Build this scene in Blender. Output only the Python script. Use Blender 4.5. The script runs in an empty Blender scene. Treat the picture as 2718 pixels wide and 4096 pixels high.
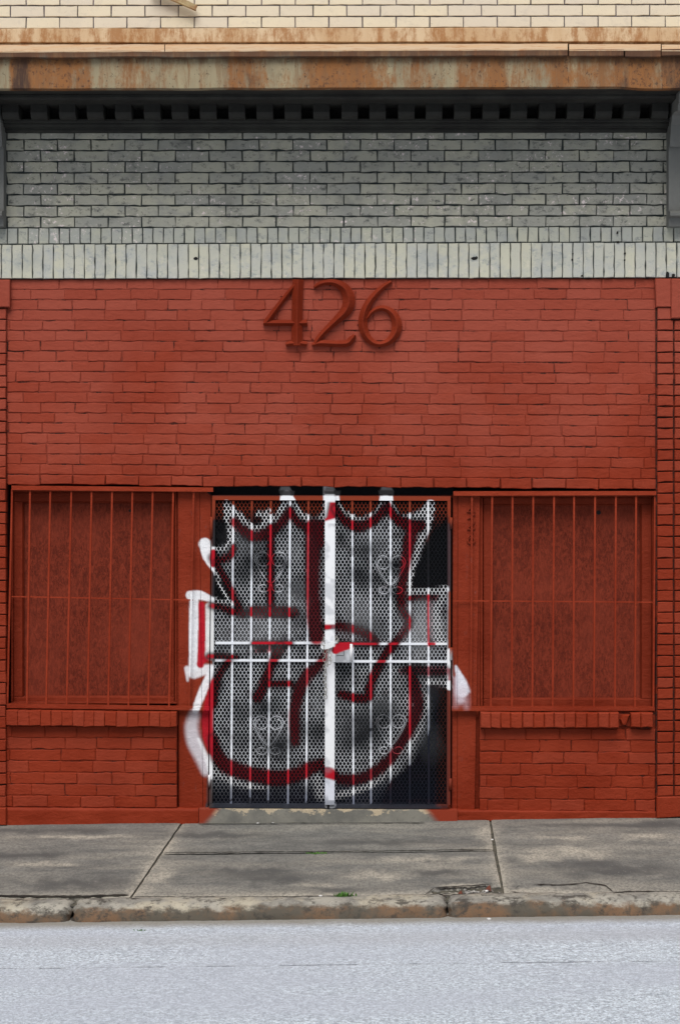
import bpy, math, random
import numpy as np
from mathutils import Vector, noise as mnoise
random.seed(7)
R = random.Random(11)
# ------------------------------------------------------------------ camera, sky, sun, exposure
F = 6615.0; DIST = 10.5; HX = 1450.0; HY = 1900.0; ZC = 2.2      # focal length and principal point as measured on the photograph
scene = bpy.context.scene
cd = bpy.data.cameras.new('camera'); cam = bpy.data.objects.new('camera', cd)
scene.collection.objects.link(cam); scene.camera = cam
cam.location = (0, -DIST, ZC); cam.rotation_euler = (math.pi/2, 0, 0)
cd.sensor_fit = 'VERTICAL'; cd.sensor_height = 36.0; cd.lens = F/4096*36
cd.shift_x = (1359-HX)/4096; cd.shift_y = -(2048-HY)/4096
cd.clip_start = .1; cd.clip_end = 500
SUN_EL, SUN_ROT = 55, 188
w = bpy.data.worlds.new('World'); scene.world = w; w.use_nodes = True
wn = w.node_tree; bg = wn.nodes['Background']
sky = wn.nodes.new('ShaderNodeTexSky'); sky.sky_type = 'NISHITA'; sky.sun_disc = False
sky.sun_elevation = math.radians(SUN_EL); sky.sun_rotation = math.radians(SUN_ROT)
sky.air_density = 1.0; sky.dust_density = 5.0; sky.ozone_density = 1.2
hs = wn.nodes.new('ShaderNodeHueSaturation'); hs.inputs['Saturation'].default_value = .5
wn.links.new(sky.outputs[0], hs.inputs['Color']); wn.links.new(hs.outputs[0], bg.inputs['Color'])
bg.inputs['Strength'].default_value = .058
sl = bpy.data.lights.new('sun', 'SUN'); sl.energy = 2.0; sl.angle = math.radians(38); sl.color = (1, .96, .9)
so = bpy.data.objects.new('sun', sl); scene.collection.objects.link(so)
e, r_ = math.radians(SUN_EL), math.radians(SUN_ROT)
sd = Vector((math.sin(r_)*math.cos(e), math.cos(r_)*math.cos(e), math.sin(e)))
so.rotation_euler = sd.to_track_quat('Z', 'Y').to_euler(); so.location = sd*20
scene.view_settings.view_transform = 'Standard'; scene.view_settings.look = 'None'
scene.view_settings.gamma = 1; scene.view_settings.exposure = 0.43
scene.render.engine = 'CYCLES'; scene.cycles.max_bounces = 6

# ------------------------------------------------------------------ placement helpers
def P(px, py, d=0.0):
    t = (DIST-d)/F
    return Vector(((px-HX)*t, -d, ZC+(HY-py)*t))
GA, GB, GC = .0049, .0118, .038                     # pavement plane: z = GA + GB*X - GC*d
def gz(X, d): return GA+GB*X-GC*d
def G(px, py, a=GA, b=GB, c=GC, dz=0):
    t = (a-c*DIST-ZC)/((HY-py)-b*(px-HX)-c*F)
    d = DIST-F*t
    return Vector(((px-HX)*t, -d, a+b*(px-HX)*t-c*d+dz))
def lerp(a, b, t): return a+(b-a)*t
def sst(x): 
    x = np.clip(x, 0, 1); return x*x*(3-2*x)

class MB:
    def __init__(s): s.v=[]; s.f=[]; s.c=[]; s.m=[]; s.sm=[]
    def add(s, vs, fs, cols=(.5,.5,.5,0), mi=0, smooth=False):
        o = len(s.v); s.v.extend([tuple(p) for p in vs])
        if isinstance(cols, tuple): s.c.extend([cols]*len(vs))
        else: s.c.extend(cols)
        for f in fs: s.f.append(tuple(i+o for i in f)); s.m.append(mi); s.sm.append(smooth)
        return s
col = scene.collection
def link(name, mb, mats, parent=None, **kw):
    me = bpy.data.meshes.new(name); me.from_pydata(mb.v, [], mb.f)
    for m in (mats if isinstance(mats, (list, tuple)) else [mats]): me.materials.append(m)
    me.polygons.foreach_set('material_index', mb.m); me.polygons.foreach_set('use_smooth', mb.sm)
    at = me.color_attributes.new('Col', 'FLOAT_COLOR', 'POINT')
    at.data.foreach_set('color', np.array(mb.c, dtype=np.float32).ravel())
    me.update()
    o = bpy.data.objects.new(name, me); col.objects.link(o)
    if parent is not None:
        o.parent = parent
        r = parent
        off = Vector((0,0,0))
        while r is not None: off += r.location; r = r.parent
        o.location = -off
    for k, v in kw.items(): o[k] = v
    return o
def empty(name, loc, label, cat, group=None):
    o = bpy.data.objects.new(name, None); col.objects.link(o); o.location = loc; o.empty_display_size = .2
    if cat: o['label'] = label; o['category'] = cat
    if group: o['group'] = group
    return o
def single(name, mb, mats, origin, label=None, cat=None, group=None, kind=None):
    """a thing that is one mesh, its origin set at its base"""
    origin = Vector(origin)
    mb.v = [tuple(Vector(p)-origin) for p in mb.v]
    o = link(name, mb, mats); o.location = origin
    if label: o['label'] = label
    if cat: o['category'] = cat
    if group: o['group'] = group
    if kind: o['kind'] = kind
    return o

def slab(mb, q, dF, dB, bev=.003, colr=(.5,.5,.5,0), mi=0):
    """box facing the street; q = TL,TR,BR,BL in photograph pixels at depth dF"""
    p = [P(x, y, dF) for x, y in q]
    c = sum(p, Vector())/4
    def ins(v, b):
        dx = b if v.x < c.x else -b; dz = b if v.z < c.z else -b
        return Vector((v.x+dx, v.y, v.z+dz))
    fr = [ins(v, bev) for v in p]
    mid = [Vector((v.x, v.y+bev, v.z)) for v in p]
    bk = [Vector((v.x, -dB, v.z)) for v in p]
    fs = [(3,2,1,0)]
    for i in range(4):
        j = (i+1) % 4
        fs.append((i, j, 4+j, 4+i)); fs.append((4+i, 4+j, 8+j, 8+i))
    fs.append((8,9,10,11))
    mb.add(fr+mid+bk, fs, colr, mi)
def rect(x0, y0, x1, y1): return [(x0,y0),(x1,y0),(x1,y1),(x0,y1)]

def rings(mb, rr, cols, caps=True, mi=0, smooth=False):
    n = len(rr[0]); vs=[]; cs=[]; fs=[]
    for k, r in enumerate(rr):
        vs += r; cs += [cols[k] if isinstance(cols, list) else cols]*n
    for k in range(len(rr)-1):
        for i in range(n):
            j = (i+1) % n
            fs.append((k*n+i, k*n+j, (k+1)*n+j, (k+1)*n+i))
    if caps:
        fs.append(tuple(range(n-1, -1, -1))); fs.append(tuple((len(rr)-1)*n+i for i in range(n)))
    mb.add(vs, fs, cs, mi, smooth)
def tube(mb, pts, rad, n=6, colr=(.5,.5,.5,0), canvas=None, mi=0, smooth=True):
    rr=[]; cs=[]
    N=len(pts)
    for i in range(N):
        t = (pts[min(i+1,N-1)]-pts[max(i-1,0)])
        t = t.normalized() if t.length>1e-9 else Vector((0,0,1))
        a = t.cross(Vector((0,1,0))) 
        if a.length<1e-3: a = Vector((1,0,0))
        a.normalize(); b = t.cross(a)
        rd = rad[i] if isinstance(rad, list) else rad
        rr.append([pts[i]+(a*math.cos(q)+b*math.sin(q))*rd for q in [2*math.pi*k/n for k in range(n)]])
        cs.append(canvas_at(canvas, pts[i]) if canvas is not None else colr)
    rings(mb, rr, cs, True, mi, smooth)

def panel(mb, q, dF, dB, step, canvas, mi=0, gain=1.0):
    """front face as a fine grid (carries sprayed paint), plain sides"""
    TL,TR,BR,BL = q
    nx = max(1, int(round(max(abs(TR[0]-TL[0]), abs(BR[0]-BL[0]))/step)))
    ny = max(1, int(round(max(abs(BL[1]-TL[1]), abs(BR[1]-TR[1]))/step)))
    vs=[]; cs=[]; fs=[]
    for j in range(ny+1):
        b=j/ny
        for i in range(nx+1):
            a=i/nx
            x = lerp(lerp(TL[0],TR[0],a), lerp(BL[0],BR[0],a), b); y = lerp(lerp(TL[1],TR[1],a), lerp(BL[1],BR[1],a), b)
            vs.append(P(x,y,dF)); cs.append(sample_b(canvas,x,y,gain) if gain>1 else sample(canvas,x,y))
    for j in range(ny):
        for i in range(nx):
            k=j*(nx+1)+i; fs.append((k, k+nx+1, k+nx+2, k+1))
    per = [i for i in range(nx+1)] + [j*(nx+1)+nx for j in range(1,ny+1)] + [ny*(nx+1)+i for i in range(nx-1,-1,-1)] + [j*(nx+1) for j in range(ny-1,0,-1)]
    n0=len(vs)
    for k in per: vs.append(Vector((vs[k].x, -dB, vs[k].z))); cs.append(cs[k])
    L=len(per)
    for i in range(L):
        j=(i+1)%L; fs.append((per[i], per[j], n0+j, n0+i))
    fs.append(tuple(n0+i for i in range(L)))
    mb.add(vs, fs, cs, mi)

def brick(mb, q, dF, dB, jit=.0015, bev=.004, colr=None, mi=0):
    """one brick with an uneven worn outline; q px corners at dF"""
    TL,TR,BR,BL = [P(x,y,dF) for x,y in q]
    W=(TR-TL).length; H=(BL-TL).length
    nx = max(1, min(6, int(W/.035))); ny = max(1, min(6, int(H/.035)))
    out=[]
    for i in range(nx): out.append(TL.lerp(TR, i/nx))
    for i in range(ny): out.append(TR.lerp(BR, i/ny))
    for i in range(nx): out.append(BR.lerp(BL, i/nx))
    for i in range(ny): out.append(BL.lerp(TL, i/ny))
    c=(TL+BR+TR+BL)/4; n=len(out)
    jo=[Vector((R.gauss(0,jit),0,R.gauss(0,jit))) for _ in out]
    mid=[Vector((p.x+j.x, p.y+bev+R.uniform(0,bev*.5), p.z+j.z)) for p,j in zip(out,jo)]
    dy=R.gauss(0,jit*.8)+(R.uniform(-.003,.002) if jit>.002 else 0); tx=R.gauss(0,jit*.6)/max(W,.05); 
    fr=[]
    for p,j in zip(out,jo):
        sx=-1 if p.x>c.x+1e-4 else 1; sz=-1 if p.z>c.z+1e-4 else 1
        ex = abs(abs(p.x-c.x)-W/2)<.002; ez = abs(abs(p.z-c.z)-H/2)<.004
        fr.append(Vector((p.x+j.x+(bev*sx if abs(p.x-c.x)>W/2-.004 else 0), p.y+dy+tx*(p.x-c.x), p.z+j.z+(bev*sz if abs(p.z-c.z)>H/2-.006 else 0))))
    bk=[Vector((p.x+j.x,-dB,p.z+j.z)) for p,j in zip(out,jo)]
    vs=fr+mid+bk; fs=[tuple(range(n-1,-1,-1))]
    for i in range(n):
        j=(i+1)%n
        fs.append((i,j,n+j,n+i)); fs.append((n+i,n+j,2*n+j,2*n+i))
    if colr is None: colr=(R.random(),R.random(),R.random(),0)
    mb.add(vs,fs,colr,mi,False)

# ------------------------------------------------------------------ sprayed paint, drawn in wall coordinates and stored per vertex
CX0, CY0, CX1, CY1, CS = 690, 1900, 1930, 3320, 2.0
NW, NH = int((CX1-CX0)/CS), int((CY1-CY0)/CS)
yy, xx = np.mgrid[0:NH, 0:NW]; XX = CX0+xx*CS; YY = CY0+yy*CS
def newcv(): return np.zeros((NH, NW, 4))
def vnoise(sc, seed):
    rg=np.random.RandomState(seed); h,w=int((CY1-CY0)/sc)+3,int((CX1-CX0)/sc)+3
    g=rg.rand(h,w); fy=(YY-CY0)/sc; fx=(XX-CX0)/sc
    iy=fy.astype(int); ix=fx.astype(int); ty=sst(fy-iy); tx=sst(fx-ix)
    return (g[iy,ix]*(1-tx)+g[iy,ix+1]*tx)*(1-ty)+(g[iy+1,ix]*(1-tx)+g[iy+1,ix+1]*tx)*ty
N1 = .5*vnoise(60,1)+.3*vnoise(28,2)+.2*vnoise(12,3)
def over(cv, rgb, a):
    A=a[...,None]; ca=cv[...,3:4]
    na = A+ca*(1-A)
    cv[...,:3] = np.where(na>1e-6, (np.array(rgb)*A + cv[...,:3]*ca*(1-A))/np.maximum(na,1e-6), cv[...,:3])
    cv[...,3:4] = na
def stroke(cv, pts, wd, rgb, soft=3, op=1.0, clip=None):
    pts=np.array(pts,float)
    if not isinstance(wd,(list,tuple)): wd=[wd]*len(pts)
    if len(pts)>2:
        q=[pts[0]]+list(pts)+[pts[-1]]; w_=[wd[0]]+list(wd)+[wd[-1]]; o=[]; ow=[]
        for i in range(1,len(q)-2):
            for t in (0,.25,.5,.75):
                f=lambda a,b,c,d:.5*(2*b+(c-a)*t+(2*a-5*b+4*c-d)*t*t+(3*b-a-3*c+d)*t**3)
                o.append(f(q[i-1],q[i],q[i+1],q[i+2])); ow.append(w_[i]*(1-t)+w_[i+1]*t)
        o.append(pts[-1]); ow.append(wd[-1]); pts=np.array(o); wd=ow
    best=np.full(XX.shape,-1e9)
    for (a,b,wa,wb) in zip(pts[:-1],pts[1:],wd[:-1],wd[1:]):
        m=max(wa,wb)/2+soft*2
        x0=int(max(0,(min(a[0],b[0])-m-CX0)/CS)); x1=int(min(NW,(max(a[0],b[0])+m-CX0)/CS+1))
        y0=int(max(0,(min(a[1],b[1])-m-CY0)/CS)); y1=int(min(NH,(max(a[1],b[1])+m-CY0)/CS+1))
        if x1<=x0 or y1<=y0: continue
        X=XX[y0:y1,x0:x1]; Y=YY[y0:y1,x0:x1]; v=b-a; L=max(v@v,1e-6)
        t=np.clip(((X-a[0])*v[0]+(Y-a[1])*v[1])/L,0,1)
        dd=np.hypot(X-a[0]-t*v[0], Y-a[1]-t*v[1])
        best[y0:y1,x0:x1]=np.maximum(best[y0:y1,x0:x1], (wa+(wb-wa)*t)/2-dd)
    a=sst((best+soft)/(2*soft))*op
    if clip is not None: a=a*clip
    over(cv,rgb,a)
def poly(cv, pts, rgb, soft=4, op=1.0, clip=None, ret=False):
    inside=np.zeros(XX.shape,bool); n=len(pts); dist=np.full(XX.shape,1e9)
    for i in range(n):
        (xa,ya),(xb,yb)=pts[i],pts[(i+1)%n]
        c=((ya>YY)!=(yb>YY)) & (XX < (xb-xa)*(YY-ya)/((yb-ya) if abs(yb-ya)>1e-9 else 1e-9)+xa)
        inside^=c
        vx,vy=xb-xa,yb-ya; L=max(vx*vx+vy*vy,1e-6); t=np.clip(((XX-xa)*vx+(YY-ya)*vy)/L,0,1)
        dist=np.minimum(dist,np.hypot(XX-xa-t*vx,YY-ya-t*vy))
    sdist=np.where(inside,dist,-dist); a=sst((sdist+soft)/(2*soft))
    if ret: return a
    a=a*op
    if clip is not None: a=a*clip
    over(cv,rgb,a)
def blob(cv, x, y, r, rgb, op, ax=1.0, nz=.6):
    d=np.hypot((XX-x)/ax,YY-y)/r + (N1-.5)*nz
    over(cv,rgb,np.clip(1-d,0,1)**.8*op)
def sample(cv, x, y, gain=1.0):
    if cv is None: return (.5,.5,.5,0)
    fx=min(max((x-CX0)/CS,0),NW-2); fy=min(max((y-CY0)/CS,0),NH-2); i,j=int(fx),int(fy)
    c=cv[j,i]; return (float(c[0])*gain,float(c[1])*gain,float(c[2])*gain,float(c[3]))
def sample_m(cv,x,y):
    r,g,b,a=sample(cv,x,y)
    if r>2.5*g: k=.31; return (r*k,g*k,b*k,a)
    return (r,g,b,a)
def canvas_at(cv, p):
    t=(DIST+p.y)/F
    return sample(cv, p.x/t+HX, HY-(p.z-ZC)/t)
def c3(*l): return [(700+x/2.529,1900+y/2.529) for x,y in l]
def c4(*l): return [(1250+x/2.412,1900+y/2.412) for x,y in l]
def c5(*l): return [(700+x/2.529,2500+y/2.529) for x,y in l]
def c6(*l): return [(1250+x/2.412,2500+y/2.412) for x,y in l]
def dd(*l): return [(x*1.7334,y*1.7334) for x,y in l]
WH=(.80,.83,.88); LG=(.50,.53,.58); CR=(.41,.007,.019); DR=(.26,.008,.018); BK=(.006,.007,.010); NB=(.008,.011,.021)
S=newcv()
# black band across the opening's head; black spray over the gate's lost edges
stroke(S, [(850,1955),(1800,1955)], 54, BK, 4)
gate_in = poly(S, [(855,1995),(1790,1995),(1790,3232),(838,3232)], BK, 5, ret=True)
over(S, BK, gate_in*np.clip((YY-2030)/70,0,.93)*np.clip(1.5-N1*1.1,0,1))
poly(S, c3((400,450),(580,450),(560,1300),(400,1260)), BK, 8, .95)
stroke(S, c3((395,470),(388,1250)), 20, (.02,.02,.024), 5, .95)
poly(S, c4((1130,560),(1300,400),(1310,1090),(940,1080),(1000,850)), BK, 12, .97)
stroke(S, c4((1318,480),(1322,1100)), 16, (.03,.035,.045), 6, .8)
stroke(S, [(838,3223),(1745,3226)], 34, (.028,.030,.040), 6, .95)
stroke(S, c5((350,1560),(345,1860)), 22, (.06,.045,.045), 6, .8)
# silhouette in white
sil = dd((515,1160),(540,1166),(556,1196),(583,1213),(618,1203),(650,1178),(668,1148),(700,1184),(725,1192),(752,1180),(765,1145),(800,1186),(832,1196),(858,1182),(886,1145),(925,1186),(955,1182),(985,1165),(1002,1165),(985,1235),(950,1330),(945,1362),(1033,1352),(1031,1500),(1036,1590),(985,1560),(1000,1640),(985,1700),(950,1760),(900,1800),(870,1870),(492,1870),(488,1780),(488,1600),(492,1540),(490,1392),(540,1392),(495,1285),(490,1262),(530,1258),(545,1235),(530,1200))
am = poly(S, sil, LG, 5, ret=True)
fade = 1-.85*sst((YY-3090)/130)
over(S, LG, am*fade*np.clip(.45+1.1*(.6*vnoise(34,21)+.4*vnoise(16,22)),0,1))
over(S, NB, am*sst((YY-3060)/120)*.8); over(S,(.10,.115,.16),am*sst((YY-3100)/60)*(1-sst((YY-3190)/40))*sst((N1-.45)*6)*.4)
over(S, (.05,.053,.065), am*sst((N1-.52)*5)*.45)
for f,x,y,r,o,ax in [(c3,730,870,110,.8,1.3),(c3,680,1010,110,.7,1.4),(c3,1240,1130,130,.7,1),(c3,1290,1440,120,.6,1),(c3,900,840,110,.85,1),(c3,1100,900,80,.8,1),(c3,760,640,110,.9,1.5),(c3,1080,560,90,.6,1),(c3,820,420,80,.5,1),
    (c4,500,720,130,.85,1.3),(c4,440,940,100,.85,1.2),(c4,510,1010,110,.8,1.2),(c4,800,870,120,.95,.9),(c4,800,1140,90,.9,1.1),(c4,620,1000,80,.6,1),(c4,270,600,90,.8,.7),(c4,60,800,130,.7,.6),(c4,500,1500,140,.75,1.8),
    (c5,900,840,120,.85,1.3),(c5,650,880,120,.6,1),(c5,1050,1230,150,.92,1.1),(c5,1430,1090,130,.8,1),(c5,1000,1600,160,.3,1.6),(c5,1250,700,110,.8,.7),(c5,1240,1050,140,.85,.8),(c5,450,600,90,.7,.6),(c5,700,1150,140,.5,1.3),
    (c6,700,870,130,.85,1.4),(c6,450,920,150,.92,1.4),(c6,450,1090,150,.92,1.5),(c6,640,780,110,.6,1.4),(c6,300,480,120,.5,1),(c6,1180,560,120,.8,1.5),(c6,560,1000,120,.9,1)]:
    (px,py),=f((x,y)); blob(S,px,py,r/1.95,(.012,.014,.020),min(1,o*1.05),ax)
poly(S, c6((1090,600),(1300,620),(1300,1740),(560,1740),(740,1500),(940,1280),(1060,1000)), NB, 30, .93)
poly(S, c6((1230,620),(1300,620),(1300,1740),(1200,1740)), (.17,.035,.018), 16, .75)
# white outlines
def Wt(p,wd,soft=3,op=1.0,c=WH): stroke(S,p,wd,c,soft,op)
Wt(c3((520,290),(545,440),(570,600),(540,700),(480,745),(385,745)),[30,36,28,22,18,16])
Wt(c3((575,340),(690,450),(760,515),(830,535),(900,500),(955,440),(1030,440),(1090,330),(1125,190)),[20,26,24,22,26,34,26,30,34])
Wt(c3((830,390),(900,400),(950,350)),[20,24,12])
Wt(c3((1175,240),(1240,350),(1340,450),(1440,465),(1530,400)),[24,26,22,24,26])
Wt(c4((175,230),(250,310),(340,390),(460,425),(560,395),(640,330),(700,230)),[36,30,24,22,24,28,36])
Wt(c4((760,280),(830,390),(920,430),(1010,400),(1090,330),(1125,280)),[22,24,22,24,28,34])
Wt(c4((1140,280),(1105,470),(1020,640),(965,850),(935,1000),(930,1130)),[34,30,28,22,20,16])
Wt(c4((930,1130),(1100,1125),(1280,1100)),[22,22,24])
Wt(c4((1275,1100),(1210,1250),(1190,1450),(1240,1640)),[20,30,38,30],5,.85)
Wt(c4((150,130),(165,1600)),42)
Wt(c6((165,0),(165,1735)),40)
Wt(c3((300,700),(335,830),(395,960)),[50,42,16],4)
Wt(c3((395,960),(450,1090),(540,1270),(590,1290)),[12,14,18,20],3)
Wt(c3((150,1215),(250,1215),(395,1265),(590,1292)),[34,36,20,12],4,.93)
Wt(c3((190,1240),(185,1770)),36,4,.95); Wt(c5((185,-10),(180,440)),34,4,.95)
Wt(c3((345,1330),(350,1770)),32,5,.9,(.70,.73,.74)); Wt(c5((345,-10),(345,310)),34,5,.9,(.72,.74,.76))
Wt(c5((120,440),(125,560)),[22,8],5,.8); Wt(c5((190,480),(300,450),(380,430)),[48,40,26],6,.85)
Wt(c5((375,440),(300,620),(240,760),(205,860)),[22,34,32,26],4,.95)
Wt(c5((190,910),(165,1030),(190,1180),(255,1330),(310,1480)),[40,50,54,46,34],13,.75,(.66,.68,.76))
Wt(c5((235,1150),(300,1300),(350,1450)),[10,16,24],6,.8)
Wt(c5((362,1330),(362,1530)),[26,20],4,.9)
Wt(c5((395,1470),(520,1540),(700,1610),(900,1640)),[26,28,24,14],8,.7)
Wt(c5((1440,1560),(1480,1700)),[40,50],16,.6)
Wt(c6((1315,250),(1320,500)),22,3); Wt(c6((1310,560),(1315,600)),22,3)
stroke(S,c6((1320,430),(1318,520)),14,DR,3,.8)
stroke(S, c6((1378,400),(1400,470),(1425,560),(1440,640)),[8,22,38,48],(.72,.74,.84),5,.97)
stroke(S, c6((1400,450),(1460,540),(1500,640)),[10,14,10],(.72,.74,.84),6,.9)
stroke(S, c6((1375,520),(1385,640),(1420,720)),[16,22,34],(.66,.67,.78),10,.6)
stroke(S, c6((1440,640),(1470,740),(1480,790)),[48,26,14],(.60,.52,.60),16,.40)
stroke(S, c6((1360,640),(1380,760)),[16,26],(.60,.50,.58),16,.35);
Wt(c6((1100,545),(1310,560)),22,6,.85)
Wt(c6((1010,530),(1075,700),(1055,850),(1000,1010),(900,1150),(790,1280),(700,1400),(600,1500),(420,1590),(230,1640)),[22,24,26,30,34,34,32,30,26,22],9,.75)
# red strokes, dark edged
def Rd(p,wd,soft=4,op=1.0,c=CR):
    wd=[a*1.12 for a in wd] if isinstance(wd,list) else wd*1.12; ww=[a+18 for a in wd] if isinstance(wd,list) else wd+18
    stroke(S,p,ww,(.012,.007,.010),9,op*.85); stroke(S,p,wd,c,soft,op)
Rd(c3((595,470),(660,540),(760,600),(830,615),(960,570),(1080,470),(1165,350)),[26,30,34,34,32,28,22],6,.85)
Rd(c3((1165,360),(1230,470),(1350,530),(1510,545)),[20,26,30,40],6,.85)
Rd(c3((1400,520),(1385,900),(1390,1300),(1430,1640)),[56,44,44,46],8,.82)
Rd(c3((1465,500),(1470,690)),[30,30],8,.8)
Rd(c3((590,730),(560,800),(480,850),(385,840)),[20,24,24,26],4,.9)
stroke(S,c3((385,780),(385,900)),26,CR,3)
Rd(c3((410,880),(500,1040),(580,1200),(640,1320),(690,1400)),[12,16,20,22,22],5,.9)
Rd(c3((370,1320),(480,1340),(580,1380),(690,1400)),[16,18,20,22],5,.9)
Rd(c3((965,530),(965,1380)),[24,22],4,.95)
Rd(c3((780,1380),(1200,1385)),[34,32],4,.95)
stroke(S,c3((265,1310),(275,1770)),24,CR,4); stroke(S,c5((270,-10),(255,400)),[24,28],CR,4)
stroke(S,c5((240,390),(330,330),(350,325)),[20,24,16],CR,5,.9)
Rd(c5((345,312),(480,315),(620,320)),[14,14,12],3,.95)
Rd(c4((185,260),(165,440)),[14,24],3)
stroke(S,c4((140,440),(200,380),(205,260)),[26,26,12],CR,3)
Rd(c4((215,320),(290,420),(380,480),(480,490),(590,430),(680,340),(720,290)),[20,28,32,32,30,28,22],5,.95)
Rd(c4((750,340),(820,430),(930,480),(1035,490)),[24,34,40,34],4,1)
Rd(c4((970,500),(930,640),(900,800),(880,960),(850,1130),(860,1300),(925,1420),(870,1530),(790,1620),(740,1680)),[40,42,32,28,28,26,22,20,22,22],6,.88)
Rd(c4((930,1185),(1060,1180),(1190,1180)),[14,14,10],5,.85)
stroke(S,c4((1110,1160),(1108,1400),(1120,1640)),12,CR,3,.9)
stroke(S,c4((1140,1200),(1135,1640)),18,(.3,.05,.08),8,.45)
Rd(c4((130,1455),(215,1440)),[24,24],3); stroke(S,c4((130,1455),(212,1440)),24,CR,3)
Rd(c4((220,1450),(330,1470),(450,1500),(560,1560),(600,1620)),[20,24,24,22,22],9,.8)
Rd(c6((250,178),(600,183)),[10,10],3,.95); stroke(S,c6((740,182),(810,182)),12,CR,3); stroke(S,c6((1120,182),(1170,182)),12,CR,3)
Rd(c6((800,160),(745,220),(660,350),(590,480),(550,600),(530,690),(400,700),(270,665)),[16,20,24,28,28,30,30,24],5,.92)
Rd(c6((860,440),(960,430),(1100,440),(1270,440)),[20,34,32,30],8,.7,(.28,.02,.04))
Rd(c6((930,430),(975,540),(1010,700),(1000,850),(940,1000),(860,1130),(760,1270),(660,1370),(540,1450),(400,1490),(250,1480),(130,1420)),[24,34,36,36,34,32,32,34,36,36,32,28],6,.88,DR)
stroke(S,c6((938,410),(940,1040)),12,CR,4,.95)
stroke(S,c6((120,1380),(210,1440)),[26,34],CR,6,.85)
Rd(c5((790,182),(1165,182)),[12,12],3); stroke(S,c5((830,250),(1100,230)),26,DR,8,.8)
Rd(c5((1060,215),(975,400),(900,590),(830,730)),[26,26,30,30],6,.9)
Rd(c5((950,595),(1165,590)),[20,20],4,.95)
Rd(c5((1500,340),(1430,430),(1340,500),(1260,640),(1215,800),(1200,950),(1210,1180)),[22,30,36,36,32,30,26],8,.8)
Rd(c5((540,370),(450,480),(405,640),(385,800)),[16,22,24,26],6,.85)
poly(S,c5((355,560),(330,660),(290,800),(262,960),(275,1130),(345,1300),(385,1340),(392,520)),CR,5,.95)
Rd(c5((385,1150),(430,1330),(530,1430),(700,1490),(900,1530),(1050,1545),(1230,1510),(1350,1450),(1500,1400)),[28,40,50,46,48,48,44,40,30],9,.9)
stroke(S,c5((800,1520),(1330,1500)),[16,40],CR,8,.6)
# the post is solid: its paint has crisp edges
pc=((XX>1296)&(XX<1342)).astype(float)
for y0,y1 in [(2085,2496),(2522,2570),(2655,3066)]: poly(S,[(1290,y0),(1350,y0-8 if y0>2600 or y0==2522 else y0-16),(1350,y1),(1290,y1)],WH,4,1,pc)
poly(S,[(1290,3066),(1345,3092),(1345,3122),(1290,3108)],CR,6,.9,pc); poly(S,[(1290,3110),(1345,3124),(1345,3222),(1290,3222)],(.66,.70,.80),6,1,pc)
over(S,(.20,.23,.28),pc*((YY>2090)&(YY<3222))*sst((N1-.56)*6)*.35)
over(S,(.05,.06,.09),pc*sst((YY-3170)/40)*((XX<1312)|(YY>3200))*.6)
# lock box and straps
stroke(S,[(1352,2586),(1398,2583)],[28,26],CR,3); stroke(S,[(1340,2600),(1385,2592)],[30,14],CR,3); stroke(S,c6((130,240),(110,320)),14,CR,3)
# tabs of white on the top rail and the lintel space above it
for x0,x1,xa,xb in [(1117,1174,1124,1150),(1296,1358,1306,1326),(1514,1572,1528,1556)]:
    poly(S,[(x0+4,1982),(x1-3,1982),(x1,2006),(x0,2006)],WH,2)
    poly(S,[(x0-2,1962),(x1+2,1962),(x1,1980),(x0+2,1980)],(.16,.17,.18),3,.85)
    poly(S,[(xa-2,1946),(xb+6,1946),(xb+14,1960),(xa-8,1960)],(.42,.45,.47),3,.9)
# rust-red end of the doorstep, paint drifting over concrete
RP=(.24,.033,.014)
stp=newcv()
poly(stp,[(780,3225),(880,3225),(850,3262),(815,3300),(780,3300)],RP,16,1)
poly(stp,[(1690,3225),(1850,3225),(1850,3300),(1760,3300),(1725,3262)],RP,16,1)
# door behind the mesh: black, clouded with stray grey and red
B=newcv(); B[...,:3]=(.0015,.0025,.004); B[...,3]=1
for f,x,y,r,o,ax in [(c6,1030,160,200,.42,.8),(c4,1050,1400,210,.42,.9),(c4,440,1340,150,.22,1),(c6,480,60,160,.16,1.4),(c6,680,770,120,.12,1.2),(c3,1200,760,110,.14,.8),(c3,1210,1220,150,.2,1),(c3,900,1600,240,.14,1.6),(c3,640,650,130,.12,1.3),(c5,850,60,200,.12,1.8),
      (c4,580,620,150,.10,1),(c6,1130,1150,200,.10,.7),(c6,1150,640,150,.07,.8),(c5,1040,1200,150,.05,1.2),(c5,1440,800,120,.12,.7),(c6,430,960,160,.05,1.3),(c5,480,200,160,.08,1.2),(c4,1250,1500,150,.25,.4)]:
    (px,py),=f((x,y)); blob(B,px,py,r/2,(.50,.53,.56),o,ax,.8)
for p,wd in [(c3((1400,520),(1390,1300),(1430,1640)),60),(c3((595,470),(830,615),(1165,350)),34),(c4((970,500),(880,960),(925,1420),(740,1680)),40),(c5((430,1330),(700,1490),(1050,1545),(1350,1450)),50),(c6((1010,700),(860,1130),(540,1450),(250,1480)),46),(c5((1500,340),(1260,640),(1200,1180)),40),(c4((220,1450),(600,1620)),50)]:
    stroke(B,p,wd,(.05,.006,.01),18,.5)
over(B,(.003,.005,.013),sst((YY-3050)/160)*.8)

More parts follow.
